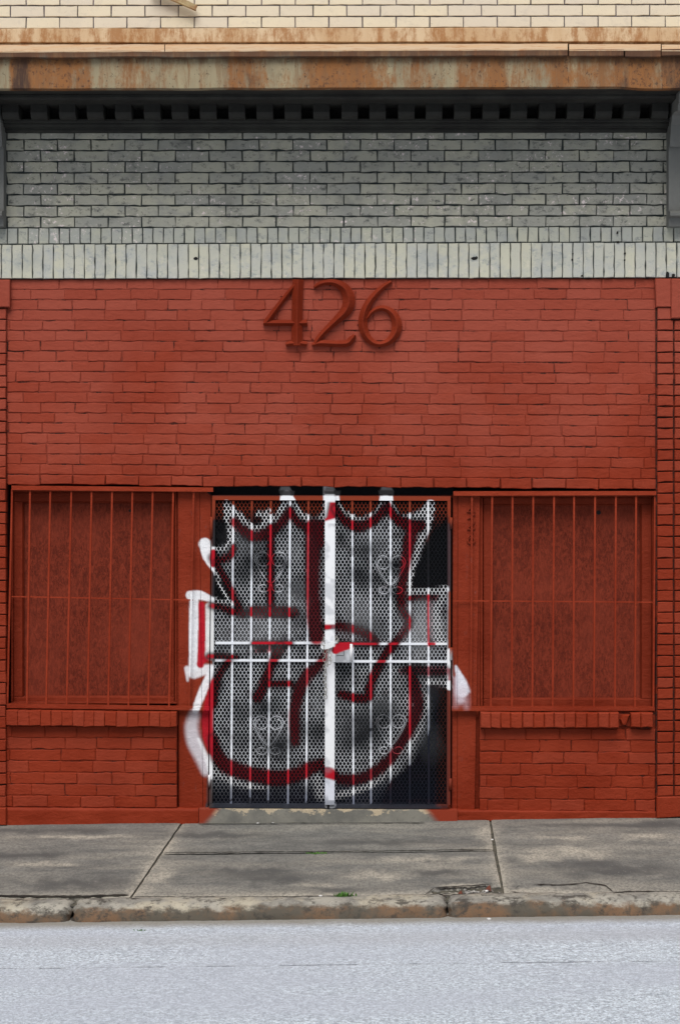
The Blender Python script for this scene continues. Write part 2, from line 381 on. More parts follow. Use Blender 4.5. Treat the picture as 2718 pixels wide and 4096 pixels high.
# ------------------------------------------------------------------ materials
def mat(name):
    m=bpy.data.materials.new(name); m.use_nodes=True; nt=m.node_tree; b=nt.nodes['Principled BSDF']
    return m,nt,b
def nd(nt,t,**kw):
    n=nt.nodes.new(t)
    for k,v in kw.items():
        if k in n.inputs.keys() if hasattr(n.inputs,'keys') else False: n.inputs[k].default_value=v
        else: setattr(n,k,v)
    return n
def coords(nt,scale=(1,1,1),loc=(0,0,0)):
    tc=nt.nodes.new('ShaderNodeTexCoord'); mp=nt.nodes.new('ShaderNodeMapping')
    mp.inputs['Scale'].default_value=scale; mp.inputs['Location'].default_value=loc
    nt.links.new(tc.outputs['Object'],mp.inputs[0]); return mp.outputs[0]
def nz(nt,scale,detail=4,rough=.55,stretch=(1,1,1),loc=(0,0,0),dist=0):
    n=nt.nodes.new('ShaderNodeTexNoise'); n.inputs['Scale'].default_value=scale; n.inputs['Detail'].default_value=detail
    n.inputs['Roughness'].default_value=rough; n.inputs['Distortion'].default_value=dist
    nt.links.new(coords(nt,stretch,loc),n.inputs['Vector']); return n.outputs['Fac']
def ramp(nt,x,a,b,lo=0,hi=1):
    m=nt.nodes.new('ShaderNodeMapRange'); m.interpolation_type='SMOOTHSTEP'; m.inputs[1].default_value=a; m.inputs[2].default_value=b
    m.inputs[3].default_value=lo; m.inputs[4].default_value=hi; nt.links.new(x,m.inputs[0]); return m.outputs[0]
def mix(nt,f,a,b,mode='MIX'):
    m=nt.nodes.new('ShaderNodeMix'); m.data_type='RGBA'; m.blend_type=mode
    for s,v in ((m.inputs[0],f),(m.inputs[6],a),(m.inputs[7],b)):
        if isinstance(v,(int,float)): s.default_value=v
        elif isinstance(v,tuple): s.default_value=(*v,1) if len(v)==3 else v
        else: nt.links.new(v,s)
    return m.outputs[2]
def mth(nt,op,a,b=None):
    m=nt.nodes.new('ShaderNodeMath'); m.operation=op
    for i,v in enumerate((a,b)):
        if v is None: continue
        if isinstance(v,(int,float)): m.inputs[i].default_value=v
        else: nt.links.new(v,m.inputs[i])
    return m.outputs[0]
def attr(nt):
    a=nt.nodes.new('ShaderNodeAttribute'); a.attribute_name='Col'
    s=nt.nodes.new('ShaderNodeSeparateColor'); nt.links.new(a.outputs['Color'],s.inputs[0])
    return a,s.outputs
def bump(nt,b,h,st=.3,dist=.004):
    n=nt.nodes.new('ShaderNodeBump'); n.inputs['Strength'].default_value=st; n.inputs['Distance'].default_value=dist
    nt.links.new(h,n.inputs['Height']); nt.links.new(n.outputs[0],b.inputs['Normal'])
def setc(nt,b,c,rough=.7,spec=.2):
    if isinstance(c,tuple): b.inputs['Base Color'].default_value=(*c,1)
    else: nt.links.new(c,b.inputs['Base Color'])
    b.inputs['Roughness'].default_value=rough; b.inputs['Specular IOR Level'].default_value=spec
def zpos(nt):
    tc=nt.nodes.new('ShaderNodeTexCoord'); s=nt.nodes.new('ShaderNodeSeparateXYZ'); nt.links.new(tc.outputs['Object'],s.inputs[0]); return s.outputs

def red_paint(name,dark=1.0,brickvar=True,chalk=True,sprayed=False,lost=0):
    m,nt,b=mat(name)
    A=tuple(v*dark for v in (.245,.031,.0105)); Bc=tuple(v*dark for v in (.195,.0205,.0052)); C=tuple(v*dark for v in (.312,.066,.041))
    c=mix(nt,ramp(nt,nz(nt,2.3,5,.6),.35,.65),A,Bc)
    if chalk:
        z=zpos(nt)[2]; k=mth(nt,'ADD',z,mth(nt,'MULTIPLY',nz(nt,1.1,4,.6,(1,1,1),(3,0,0)),2.6))
        c=mix(nt,ramp(nt,k,3.2,4.7,0,.95),c,C)
    if brickvar:
        a,s=attr(nt)
        c=mix(nt,ramp(nt,s[0],.3,1,0,.38),c,tuple(v*dark for v in (.225,.024,.0065)))
        c=mix(nt,ramp(nt,s[1],.5,1,0,.2),c,tuple(v*dark for v in (.32,.066,.038)))
    c=mix(nt,ramp(nt,nz(nt,26,4,.7),.62,.78,0,.35),c,(.32,.045,.011))
    c=mix(nt,ramp(nt,nz(nt,75,3,.7,(1,1,1),(7,1,2)),.68,.76,0,.7),c,(.07,.02,.016))
    if lost: c=mix(nt,ramp(nt,nz(nt,7,5,.75,(1,1,1.6),(2,7,3)),.60-lost*.12,.66-lost*.1,0,.92),c,(.028,.010,.008))
    if sprayed:
        a,s=attr(nt); c=mix(nt,a.outputs['Alpha'],c,a.outputs['Color'])
        c=mix(nt,ramp(nt,nz(nt,40,5,.7,(1,1,.35)),.58,.8,0,.3),c,(.12,.11,.11))
    setc(nt,b,c,.66,.16); h=mth(nt,'ADD',nz(nt,60,5,.7),mth(nt,'MULTIPLY',nz(nt,22,4,.6,(.7,1,1.4)),1.6)); bump(nt,b,h,.6,.006)
    
    return m
RED=red_paint('red_wall_paint'); REDM=red_paint('red_mortar_paint',.80,False,lost=.75); REDP=red_paint('open_pier_joint',.5,False,lost=1.6); REDW=red_paint('red_joinery_paint',.84,False,False)
REDS=red_paint('red_paint_sprayed',.95,False,False,True); REDG=red_paint('red_grille_paint',1.1,False,False); REDD=red_paint('red_numeral_paint',.88,False,False)
def sprayed(name,rough=.45,mul=1.0,scratch=.25):
    m,nt,b=mat(name); a,s=attr(nt)
    base=(.22,.035,.014)
    c=mix(nt,a.outputs['Alpha'],base,a.outputs['Color'])
    c=mix(nt,ramp(nt,nz(nt,60,4,.7,(1,1,.4)),.56,.8,0,scratch),c,(.10,.09,.10))
    setc(nt,b,c,.6,.12); return m
GATEM=sprayed('sprayed_gate_paint'); DOORM=sprayed('sprayed_door_paint',.8,1,.0)
def cream(name,clean,grey,dirt,amt,fleck=0,var=.5):
    m,nt,b=mat(name); a,s=attr(nt)
    c=mix(nt,ramp(nt,s[0],0,1,0,var),clean,grey)
    c=mix(nt,ramp(nt,nz(nt,9,6,.7,(.75,1,1.1)),.60-amt*.2,.62+.12),c,grey)
    c=mix(nt,ramp(nt,nz(nt,20,6,.8,(.8,1,1.1),(5,2,1)),.52,.66,0,amt),c,dirt)
    c=mix(nt,ramp(nt,nz(nt,4,4,.6),.5,.75,0,amt*.5),c,dirt)
    if fleck: 
        k=mth(nt,'MULTIPLY',ramp(nt,nz(nt,34,4,.8,(1,1,1),(1,9,4)),.57,.64),ramp(nt,nz(nt,2.6,3,.6,(1,1,1.8),(8.3,0,2)),.47,.60))
        c=mix(nt,mth(nt,'MULTIPLY',k,fleck),c,(.80,.70,.70))
    c=mix(nt,ramp(nt,nz(nt,110,2,.7),.67,.75,0,.5),c,tuple(v*.4 for v in dirt))
    setc(nt,b,c,.72,.25); bump(nt,b,nz(nt,70,5,.7),.25,.003); return m
CRUP=cream('clean_cream_brick',(.72,.65,.50),(.66,.60,.50),(.40,.37,.34),.22,0,.9)
CRFR=cream('soiled_cream_brick',(.43,.425,.345),(.29,.297,.275),(.10,.105,.10),.9,.95,.75)
CRSO=cream('soldier_cream_brick',(.55,.545,.44),(.43,.45,.44),(.25,.285,.305),.75,.3,.5)
CRRO=cream('rowlock_cream_brick',(.46,.465,.38),(.34,.36,.35),(.19,.205,.21),.8,.7,.7)
def plain(name,c1,c2,scale=8,rough=.8,bs=.3,stretch=(1,1,1)):
    m,nt,b=mat(name); setc(nt,b,mix(nt,ramp(nt,nz(nt,scale,5,.65,stretch),.35,.65),c1,c2),rough,.25); bump(nt,b,nz(nt,scale*6,4,.6),bs,.004); return m
MOD=plain('dark_mortar',(.018,.028,.030),(.05,.06,.06),12); MOU=plain('grey_mortar',(.035,.035,.05),(.17,.15,.17),9)
STN=plain('painted_grey_stone',(.20,.205,.195),(.145,.15,.145),3,.7,.15,(1,1,.6)); MLD=plain('grey_moulding_paint',(.034,.035,.031),(.02,.02,.019),5,.7,.2)
DRK=plain('dark_recess',(.01,.01,.01),(.015,.014,.014),4)
IRON=plain('galvanised_chain',(.42,.42,.40),(.2,.19,.17),60,.4); 
def rusty(name,base,base2,rust,dark,streak,thr=.5,useattr=True):
    m,nt,b=mat(name)
    st=nz(nt,11,7,.72,(1,1,.14)); bl=nz(nt,13,7,.8,(1,1,.5),(4,0,1)); sp=nz(nt,50,4,.8,(1,1,.7))
    c=mix(nt,ramp(nt,nz(nt,3.5,4,.6,(1,1,.3),(2,2,2)),.35,.65),base,base2)
    if useattr:
        a,s=attr(nt); k=mth(nt,'ADD',mth(nt,'ADD',mth(nt,'MULTIPLY',st,.8),mth(nt,'MULTIPLY',bl,.55)),mth(nt,'MULTIPLY',s[0],.36))
        c=mix(nt,ramp(nt,k,.70,.95,0,.93),c,rust)
        k2=mth(nt,'ADD',mth(nt,'MULTIPLY',bl,1.0),mth(nt,'MULTIPLY',s[0],.28))
        c=mix(nt,ramp(nt,k2,.60,.8,0,.6),c,(.29,.115,.03))
        k3=mth(nt,'ADD',mth(nt,'MULTIPLY',nz(nt,9,5,.7,(1,1,.5),(9,9,9)),.8),mth(nt,'MULTIPLY',s[1],.45))
        c=mix(nt,ramp(nt,k3,.50,.74,0,.92),c,dark)
        c=mix(nt,ramp(nt,mth(nt,'ADD',sp,mth(nt,'MULTIPLY',s[0],.08)),.60,.68,0,.75),c,dark)
        c=mix(nt,ramp(nt,mth(nt,'ADD',zpos(nt)[2],mth(nt,'MULTIPLY',nz(nt,14,6,.75,(1,1,.05),(3,3,0)),.16)),4.745,4.80,0,.85),c,(.10,.045,.022))
        c=mix(nt,ramp(nt,nz(nt,20,6,.8,(1,1,.12),(7,1,0)),.50,.62,0,.5),c,(.19,.10,.045))
    else:
        c=mix(nt,ramp(nt,mth(nt,'ADD',mth(nt,'MULTIPLY',st,.5),mth(nt,'MULTIPLY',bl,.5)),thr,thr+.12,0,.85),c,rust)
        c=mix(nt,ramp(nt,sp,.62,.72,0,.5),c,dark)
    setc(nt,b,c,.72,.3); bump(nt,b,mth(nt,'ADD',bl,sp),.3,.003); return m
RUF=rusty('rusted_fascia_metal',(.37,.31,.19),(.25,.215,.14),(.22,.088,.028),(.045,.024,.018),1)
RUD=rusty('rusted_drip_metal',(.19,.16,.11),(.11,.10,.08),(.19,.065,.022),(.04,.022,.018),1)
RUU=rusty('pale_rusted_flashing',(.62,.49,.33),(.52,.36,.21),(.33,.15,.05),(.22,.10,.05),1,.45,False)
RUS=rusty('salmon_flashing',(.50,.34,.205),(.50,.38,.26),(.38,.18,.08),(.22,.12,.08),1,.50,False)
def osb():
    m,nt,b=mat('painted_particle_board')
    v=nt.nodes.new('ShaderNodeTexVoronoi'); v.inputs['Scale'].default_value=42; nt.links.new(coords(nt,(1.6,1,.7)),v.inputs['Vector'])
    fl=nz(nt,38,5,.75,(1.5,1,.6),(0,0,0),1.5)
    c=mix(nt,ramp(nt,fl,.35,.68),(.215,.035,.017),(.08,.012,.006))
    sp=nt.nodes.new('ShaderNodeSeparateColor'); nt.links.new(v.outputs['Color'],sp.inputs[0])
    c=mix(nt,ramp(nt,sp.outputs[0],.55,.95,0,.5),c,(.085,.014,.008))
    c=mix(nt,ramp(nt,nz(nt,95,3,.7,(1.5,1,.5),(3,3,3)),.62,.7,0,.6),c,(.05,.013,.009))
    c=mix(nt,ramp(nt,nz(nt,2.5,4,.6),.4,.7,0,.45),c,(.24,.042,.022))
    setc(nt,b,c,.7,.10); bump(nt,b,fl,.5,.003); return m
OSB=osb()
def concrete_walk():
    m,nt,b=mat('weathered_pavement_concrete'); a,s=attr(nt)
    big=nz(nt,1.6,6,.62,(.6,2.2,1)); mid=nz(nt,6,7,.74,(.6,1.25,1),(3,3,3)); fine=nz(nt,62,4,.8,(1,.6,1)); 
    c=mix(nt,ramp(nt,mid,.3,.7),(.12,.122,.118),(.24,.238,.22))
    c=mix(nt,ramp(nt,big,.42,.68,0,.6),c,(.36,.34,.29))
    k=mth(nt,'ADD',s[1],mth(nt,'MULTIPLY',mth(nt,'SUBTRACT',mid,.5),.9))
    c=mix(nt,ramp(nt,k,.05,1.15,0,.9),c,(.50,.465,.39))
    kb=mth(nt,'ADD',s[2],mth(nt,'MULTIPLY',mth(nt,'SUBTRACT',mid,.5),.9))
    c=mix(nt,ramp(nt,kb,.0,1.2,0,.85),c,(.065,.066,.068))
    c=mix(nt,ramp(nt,fine,.42,.62,0,.55),c,(.085,.086,.082)); c=mix(nt,ramp(nt,nz(nt,55,3,.8,(1,1,1),(5,5,5)),.62,.72,0,.6),c,(.42,.40,.36))
    r=mix(nt,a.outputs['Alpha'],c,(.16,.15,.14))
    setc(nt,b,r,.85,.25); bump(nt,b,mth(nt,'ADD',fine,mid),.4,.006); return m
WALK=concrete_walk()
def kerbm():
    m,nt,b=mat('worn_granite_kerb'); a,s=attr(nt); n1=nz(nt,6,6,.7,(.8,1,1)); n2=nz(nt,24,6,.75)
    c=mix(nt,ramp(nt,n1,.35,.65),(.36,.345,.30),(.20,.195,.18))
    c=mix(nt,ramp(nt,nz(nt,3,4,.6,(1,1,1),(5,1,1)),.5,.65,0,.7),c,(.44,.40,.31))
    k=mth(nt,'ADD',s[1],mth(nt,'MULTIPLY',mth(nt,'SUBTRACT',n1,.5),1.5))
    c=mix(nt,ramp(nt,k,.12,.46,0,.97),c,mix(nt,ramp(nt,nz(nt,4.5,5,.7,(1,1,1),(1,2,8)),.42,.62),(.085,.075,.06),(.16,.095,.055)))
    c=mix(nt,ramp(nt,n2,.50,.66,0,.8),c,(.06,.056,.048))
    c=mix(nt,ramp(nt,nz(nt,11,6,.75,(.7,1,1),(2,2,4)),.53,.63,0,.85),c,(.05,.045,.04))
    setc(nt,b,c,.85,.2); bump(nt,b,mth(nt,'ADD',n2,n1),.6,.008); return m
KERB=kerbm()
def roadm():
    m,nt,b=mat('pale_worn_asphalt'); z=zpos(nt); f=nz(nt,85,3,.85,(.9,1.1,1)); f2=nz(nt,46,5,.85,(.8,1.2,1),(2,2,2)); big=nz(nt,1.3,5,.6,(.35,1.6,1))
    c=mix(nt,ramp(nt,f2,.38,.62),(.78,.865,.95),(.38,.43,.495))
    c=mix(nt,ramp(nt,f,.45,.64,0,.85),c,(.22,.25,.30))
    c=mix(nt,ramp(nt,nz(nt,70,3,.8,(1,1,1),(6,6,6)),.6,.7,0,.8),c,(.85,.88,.93))
    c=mix(nt,ramp(nt,big,.38,.66,0,.5),c,(.44,.475,.56))
    y=mth(nt,'ADD',z[1],mth(nt,'MULTIPLY',nz(nt,8,4,.7,(1,.05,1)),.03))
    d1=mth(nt,'ABSOLUTE',mth(nt,'ADD',y,2.60)); brk=nz(nt,5,4,.8,(1,.1,1),(3,3,3))
    c=mix(nt,mth(nt,'MULTIPLY',ramp(nt,d1,.003,.010,1,0),ramp(nt,brk,.40,.60,0,.8)),c,(.10,.11,.13))
    g=mth(nt,'ADD',z[1],mth(nt,'MULTIPLY',nz(nt,5,5,.7,(1,1,1)),.10))
    c=mix(nt,ramp(nt,g,-1.93,-1.78,0,.85),c,(.24,.22,.18))
    band=mth(nt,'ABSOLUTE',mth(nt,'ADD',g,2.12)); c=mix(nt,ramp(nt,band,.02,.20,.35,0),c,(.38,.39,.43))
    setc(nt,b,c,.85,.2); bump(nt,b,mth(nt,'ADD',f,f2),.7,.006); return m
ROAD=roadm()
def stepm():
    m,nt,b=mat('doorstep_concrete'); a,s=attr(nt)
    c=mix(nt,ramp(nt,nz(nt,5,5,.65),.35,.65),(.14,.14,.13),(.22,.215,.19)); 
    z=zpos(nt)[2]; k=mth(nt,'ADD',nz(nt,14,5,.7,(1,1,1.3),(4,4,4)),mth(nt,'MULTIPLY',mth(nt,'ADD',z,-.04),3.5))
    c=mix(nt,ramp(nt,k,.60,.66,0,.9),c,(.50,.42,.30))
    c=mix(nt,ramp(nt,nz(nt,60,3,.7),.6,.7,0,.6),c,(.09,.09,.085)); c=mix(nt,a.outputs['Alpha'],c,a.outputs['Color'])
    setc(nt,b,c,.85,.2); bump(nt,b,nz(nt,50,4,.7),.4,.005); return m
STEP=stepm()
LEAF=plain('weed_leaf',(.05,.14,.02),(.09,.20,.04),30); WOOD=plain('old_yellow_timber',(.42,.34,.19),(.28,.15,.07),14,.7,.3); PALE=plain('pale_pebble',(.62,.62,.62),(.7,.7,.7),20)
GRD=plain('dry_ground',(.16,.15,.12),(.22,.2,.16),.5); RUB=plain('rubble_stone',(.42,.41,.39),(.16,.15,.14),30); RUBR=plain('brick_chip',(.20,.06,.035),(.14,.05,.04),30)

# ------------------------------------------------------------------ ground, road, pavement, kerb
mb=MB(); s=120
mb.add([(-s,-s,-1.2),(s,-s,-1.2),(s,s,-1.2),(-s,s,-1.2)],[(0,1,2,3)])
single('ground',mb,GRD,(0,0,-1.2),kind='structure')
RX0,RX1=-9,9
mb=MB(); 
def rz(X,d): return -.134+GB*X+ (0 if d<6 else 0)
n=36; vs=[]; fs=[]
ds=[1.70,2.0,2.6,3.4,5,7,9,12,16,22]
for d in ds:
    for i in range(n+1):
        X=lerp(-30,30,i/n); vs.append((X,-d,rz(X,d)+.0*d))
for j in range(len(ds)-1):
    for i in range(n): k=j*(n+1)+i; fs.append((k+n+1,k+n+2,k+1,k))
mb.add(vs,fs); single('road',mb,ROAD,(0,0,0),kind='structure')
# pavement slabs
PALES=[(1520,3500,170,22),(1850,3545,190,22),(2150,3425,120,30),(2280,3415,230,26),(640,3500,90,50),(560,3560,120,30),(2600,3350,160,18),(1700,3440,200,20),(300,3350,400,9),(1950,3330,60,40),(2080,3560,160,22),(200,3460,160,14),(1250,3540,90,10),(2250,3350,160,10)]
DARKS=[(1050,3500,330,42),(300,3540,330,34),(2450,3480,330,38),(2700,3300,500,20),(200,3325,420,12),(900,3340,300,14),(1750,3490,150,14),(1350,3560,200,16),(100,3420,250,18),(2350,3300,420,10),(1500,3370,400,16)]
def stain(L,x,y):
    v=0
    for a,b,c,d in L:
        wx=x+c*.5*mnoise.noise(Vector((x*.006,y*.02,a)))+c*.25*mnoise.noise(Vector((x*.02,y*.06,a))); wy=y+d*.8*mnoise.noise(Vector((x*.012,y*.03,b)))+d*.4*mnoise.noise(Vector((x*.04,y*.1,b)))
        q=((wx-a)/c)**2+((wy-b)/d)**2
        if q<4: v=max(v,math.exp(-q*1.2))
    return v
def slabs(mb,TL,TR,BR,BL,nx,ny,hole=None,dark=0.3,seed=0):
    vs=[];cs=[];fs=[]
    rg=random.Random(seed); w1=rg.uniform(-.003,.003)
    for j in range(ny+1):
        b=j/ny
        for i in range(nx+1):
            a=i/nx
            x=lerp(lerp(TL[0],TR[0],a),lerp(BL[0],BR[0],a),b); y=lerp(lerp(TL[1],TR[1],a),lerp(BL[1],BR[1],a),b)
            wob=2.0*mnoise.noise(Vector((x*.02,y*.05,seed))) if (i in(0,nx) or j in (0,ny)) else 0
            g=G(x+wob,y+wob*.5)
            z=w1+.003*mnoise.noise(Vector((g.x*3,g.y*3,seed)))
            ew=min(a*(g-G(x+ (1-a)*0,y)).length if False else min(a,1-a)*abs(TR[0]-TL[0])/630.0, 9)
            edge=math.exp(-ew/.07)*1.0
            el=math.exp(-(min(b,1-b)*ny_len(TL,BL))/.06)*.0
            bot=math.exp(-((1-b)*ny_len(TL,BL))/.12)*.8 if y>3430 else 0
            top=1.25*math.exp(-(b*ny_len(TL,BL))/.11) if TL[1]<3330 else 0
            rub=0
            if hole is not None:
                h=hole(x,y)
                if h>0: z-=.028*h; rub=h
            if i in(0,nx) or j in(0,ny): z-=.003
            vs.append(g+Vector((0,0,z))); cs.append((rg.random() if False else .5,min(1,max(edge*(.5+.5*b),bot,stain(PALES,x,y)*.85)),min(1,max(top*.9,stain(DARKS,x,y)*1.0)),rub))
    for j in range(ny):
        for i in range(nx): k=j*(nx+1)+i; fs.append((k,k+nx+1,k+nx+2,k+1))
    per=[i for i in range(nx+1)]+[j*(nx+1)+nx for j in range(1,ny+1)]+[ny*(nx+1)+i for i in range(nx-1,-1,-1)]+[j*(nx+1) for j in range(ny-1,0,-1)]
    n0=len(vs)
    for k in per: vs.append(vs[k]+Vector((0,0,-.06))); cs.append((0,0,1,0))
    L=len(per)
    for i in range(L): j=(i+1)%L; fs.append((per[i],per[j],n0+j,n0+i))
    mb.add(vs,fs,cs)
def ny_len(TL,BL): return abs(G(*TL).y-G(*BL).y)
def hole(x,y):
    # broken corner by the kerb joint
    top=lerp(3556,3538,min(max((x-1735)/230,0),1))+5*mnoise.noise(Vector((x*.05,0,3)))
    if x<1728 or x>2006: return 0
    if x<1845 and y>top+16: return 0
    return min(1,max(0,(y-top)/4)) if x<2004 else .5
mb=MB()
TOPY=lambda x: 3301-32*x/2718-14
BOTY=lambda x: 3594-24*x/2718
g_=5
slabs(mb,(-1500,TOPY(-1500)),(-640,TOPY(-640)),(-950,BOTY(-950)),(-2000,BOTY(-2000)),40,30,seed=1)
slabs(mb,(-632,TOPY(-632)),(732,TOPY(732)),(519,BOTY(519)),(-940,BOTY(-940)),90,50,seed=2)
slabs(mb,(740,TOPY(740)),(1953,TOPY(1953)),(1970,3399),(646,3414),90,24,seed=3)
slabs(mb,(644,3418),(1972,3403),(2009,BOTY(2009)),(527,BOTY(527)),240,60,hole,seed=4)
slabs(mb,(1960,TOPY(1960)),(3300,TOPY(3300)),(3460,BOTY(3460)),(2017,BOTY(2017)),100,50,seed=5)
slabs(mb,(3310,TOPY(3310)),(4200,TOPY(4200)),(4700,BOTY(4700)),(3475,BOTY(3475)),40,30,seed=6)
def crack(pts,wd,seed=0):
    q=[]
    for (a,b) in zip(pts[:-1],pts[1:]):
        n=max(2,int(math.hypot(b[0]-a[0],b[1]-a[1])/14))
        for k in range(n): q.append((lerp(a[0],b[0],k/n),lerp(a[1],b[1],k/n)+2.2*mnoise.noise(Vector((lerp(a[0],b[0],k/n)*.03,k*.2,seed)))))
    q.append(pts[-1]); vs=[]
    for i,(x,y) in enumerate(q):
        a=q[max(i-1,0)]; b=q[min(i+1,len(q)-1)]; tx,ty=b[0]-a[0],b[1]-a[1]; L=math.hypot(tx,ty); h=wd*(.55+.8*abs(mnoise.noise(Vector((x*.04,y*.04,seed+5)))))/2
        if i in (0,len(q)-1): h*=.2
        vs+=[G(x-ty/L*h,y+tx/L*h,dz=.0065),G(x+ty/L*h,y-tx/L*h,dz=.0065)]
    mb.add(vs,[(2*i,2*i+1,2*i+3,2*i+2) for i in range(len(q)-1)],(0,0,1,0),1)
for pts,wd in [([(655,3416),(1100,3411),(1400,3410),(1970,3401)],4.5),([(-40,3588),(120,3589),(300,3590),(515,3584)],9),([(530,3591),(900,3592),(1300,3590),(1720,3585)],3.5),
    ([(1690,3590),(1722,3566),(1735,3556)],4),([(1735,3556),(1800,3552),(1900,3546),(1965,3541)],6),([(2040,3572),(2080,3577),(2130,3586),(2190,3588)],6),([(2060,3556),(2078,3544)],3),([(2130,3541),(2240,3543),(2310,3539),(2340,3533),(2420,3545),(2452,3574)],3.5),([(2452,3574),(2560,3570),(2718,3572),(2900,3572)],6),
    ([(1700,3585),(1790,3580),(1850,3584),(1990,3586)],6),([(790,3299),(1200,3296),(1700,3293)],3)]: crack(pts,wd,len(pts)+pts[0][0]%7)
sw=single('sidewalk',mb,[WALK,plain('crack_dirt',(.018,.018,.016),(.045,.042,.034),20)],(0,0,0),kind='structure')
mb=MB(); vs=[]
for d in (-.05,1.72):
    for X in (-12,12): vs.append((X,-d,gz(X,d)-.014))
mb.add(vs,[(2,3,1,0)],(0,0,1,.8)); single('sidewalk_bed',mb,plain('joint_dirt',(.05,.052,.045),(.12,.11,.085),30),(0,0,0),kind='structure')
# kerb stones
kr=bpy.data.objects.new('kerb',None); col.objects.link(kr); kr.location=(0,-1.72,-.1); kr['kind']='structure'
def kerbstone(x0,x1,seed):
    t=(DIST-1.72)/F; X0=(x0-HX)*t; X1=(x1-HX)*t
    n=max(20,int((X1-X0)/.018)); prof=[(1.625,-.02),(1.632,.004),(1.66,.008),(1.70,.006),(1.735,.0),(1.765,-.012),(1.785,-.030),(1.797,-.050),(1.803,-.075),(1.806,-.11),(1.806,-.16)]
    vs=[];cs=[];fs=[]; m=len(prof)
    for i in range(n+1):
        a=i/n; X=lerp(X0,X1,a); e=min(a,1-a)*(X1-X0); en=max(0,1-e/.035)**2
        for k,(d,z) in enumerate(prof):
            base=gz(X,1.63)
            q=mnoise.noise(Vector((X*6,k*.5,seed)))*.010+mnoise.noise(Vector((X*22,k*1.1,seed+9)))*.006
            q2=mnoise.noise(Vector((X*9,k*.7,seed+20)))*.008
            dd_=d+q*(1 if k>3 else .2)-en*.03*(1 if k>3 else .3); zz=base+z+q2*(.9 if 0<k<8 else 0)-en*.02*(k<7)
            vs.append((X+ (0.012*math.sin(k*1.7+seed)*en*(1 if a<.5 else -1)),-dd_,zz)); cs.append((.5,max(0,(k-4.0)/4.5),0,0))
    for i in range(n):
        for k in range(m-1): o=i*m+k; fs.append((o,o+1,o+m+1,o+m))
    fs.append(tuple(range(m-1,-1,-1))); fs.append(tuple(n*m+k for k in range(m)))
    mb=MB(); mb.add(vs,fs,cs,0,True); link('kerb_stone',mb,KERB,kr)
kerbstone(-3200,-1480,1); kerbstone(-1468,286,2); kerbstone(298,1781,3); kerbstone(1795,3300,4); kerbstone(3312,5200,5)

# ------------------------------------------------------------------ the brick building
bld=empty('brick_building',(0,.0,0),'old two-tone brick storefront, cream above and rust red below, under a rusted cornice','building')
XL,XR=-1000,3700
def warp(yl,yr): return lambda x: lerp(yl,yr,x/2718)
def courses(mb,x0,x1,ytop,ybot,rows,blen,off0,off1,dF,dB,gap=3.2,hg=3.2,jit=.0012,bev=.003,mi=0,jx=3,skip=None):
    """running bond between two sloping lines"""
    for r in range(rows):
        ph=(off0 if r%2==0 else off1)+R.uniform(-jx,jx)
        k0=int(math.floor((x0-ph)/blen)); x=ph+k0*blen
        while x<x1:
            xe=x+blen*(R.choice([1]*11+[1.22,.8,1.5]) if jx>4 else 1)+ (R.uniform(-jx,jx) if jx>1 else 0)
            a=max(x+hg/2,x0+1); b=min(xe-hg/2,x1-1)
            if b-a>8:
                def Y(xx,rr): return lerp(ytop(xx),ybot(xx),rr/rows)
                if not (skip and skip(a,b,r)):
                    ga=gap/2*(R.uniform(.35,1.5) if jx>4 else 1); gb=gap/2*(R.uniform(.5,1.6) if jx>4 else 1); brick(mb,[(a,Y(a,r)+ga),(b,Y(b,r)+ga),(b,Y(b,r+1)-gb),(a,Y(a,r+1)-gb)],dF,dB,jit,bev,mi=mi)
            x=xe
def backbox(mb,x0,x1,ytop,ybot,dF,dB,mi=1):
    slab(mb,[(x0,ytop(x0)),(x1,ytop(x1)),(x1,ybot(x1)),(x0,ybot(x0))],dF,dB,.0005,mi=mi)
# upper wall
mb=MB(); pitch=46
yt=warp(114-46*9,108-45.6*9); yb=warp(115,109)
backbox(mb,XL,XR,yt,yb,.012,-.3)
courses(mb,XL,XR,yt,yb,9,134.4,105,43,.02,.0,5.0,4.2,.0008,.002,jx=1)
link('upper_wall',mb,[CRUP,MOU],bld)
# cornice
def strip(mb,x0,x1,y0f,y1f,dF,dB,bev=.003,step=60,colf=None,mi=0,wav=0):
    vs=[];cs=[];fs=[]; n=max(1,int((x1-x0)/step))
    for i in range(n+1):
        x=lerp(x0,x1,i/n); wv=wav*mnoise.noise(Vector((x*.006,dF*9,1))) 
        c=colf(x) if colf else (.5,.2,0,0)
        a=P(x,y0f(x)+wv,dF); b=P(x,y1f(x)+wv,dF)
        vs+=[Vector((a.x,-dB,a.z)),Vector((a.x,a.y+bev,a.z)),Vector((a.x,a.y,a.z-bev)),Vector((b.x,b.y,b.z+bev)),Vector((b.x,b.y+bev,b.z)),Vector((b.x,-dB,b.z))]; cs+=[c]*6
    for i in range(n):
        for k in range(5): o=i*6+k; fs.append((o,o+1,o+7,o+6))
        fs.append((i*6+5,i*6,i*6+6,i*6+11))
    fs.append((5,4,3,2,1,0)); fs.append(tuple(n*6+k for k in range(6)))
    mb.add(vs,fs,cs,mi)
rl=[(-1000,.4),(0,.1),(32,.1),(48,.9),(110,.95),(130,.6),(200,.7),(335,.75),(385,.3),(480,.4),(560,.35),(640,.15),(860,.1),(930,.5),(1060,.65),(1080,.25),(1180,.3),(1230,.65),(1400,.75),(1520,.6),(1560,.3),(1700,.35),(1850,.4),(2000,.8),(2050,.35),(2180,.4),(2230,.75),(2272,.6),(2290,.35),(2470,.5),(2520,.9),(2640,.85),(2718,.95),(3700,.5)]
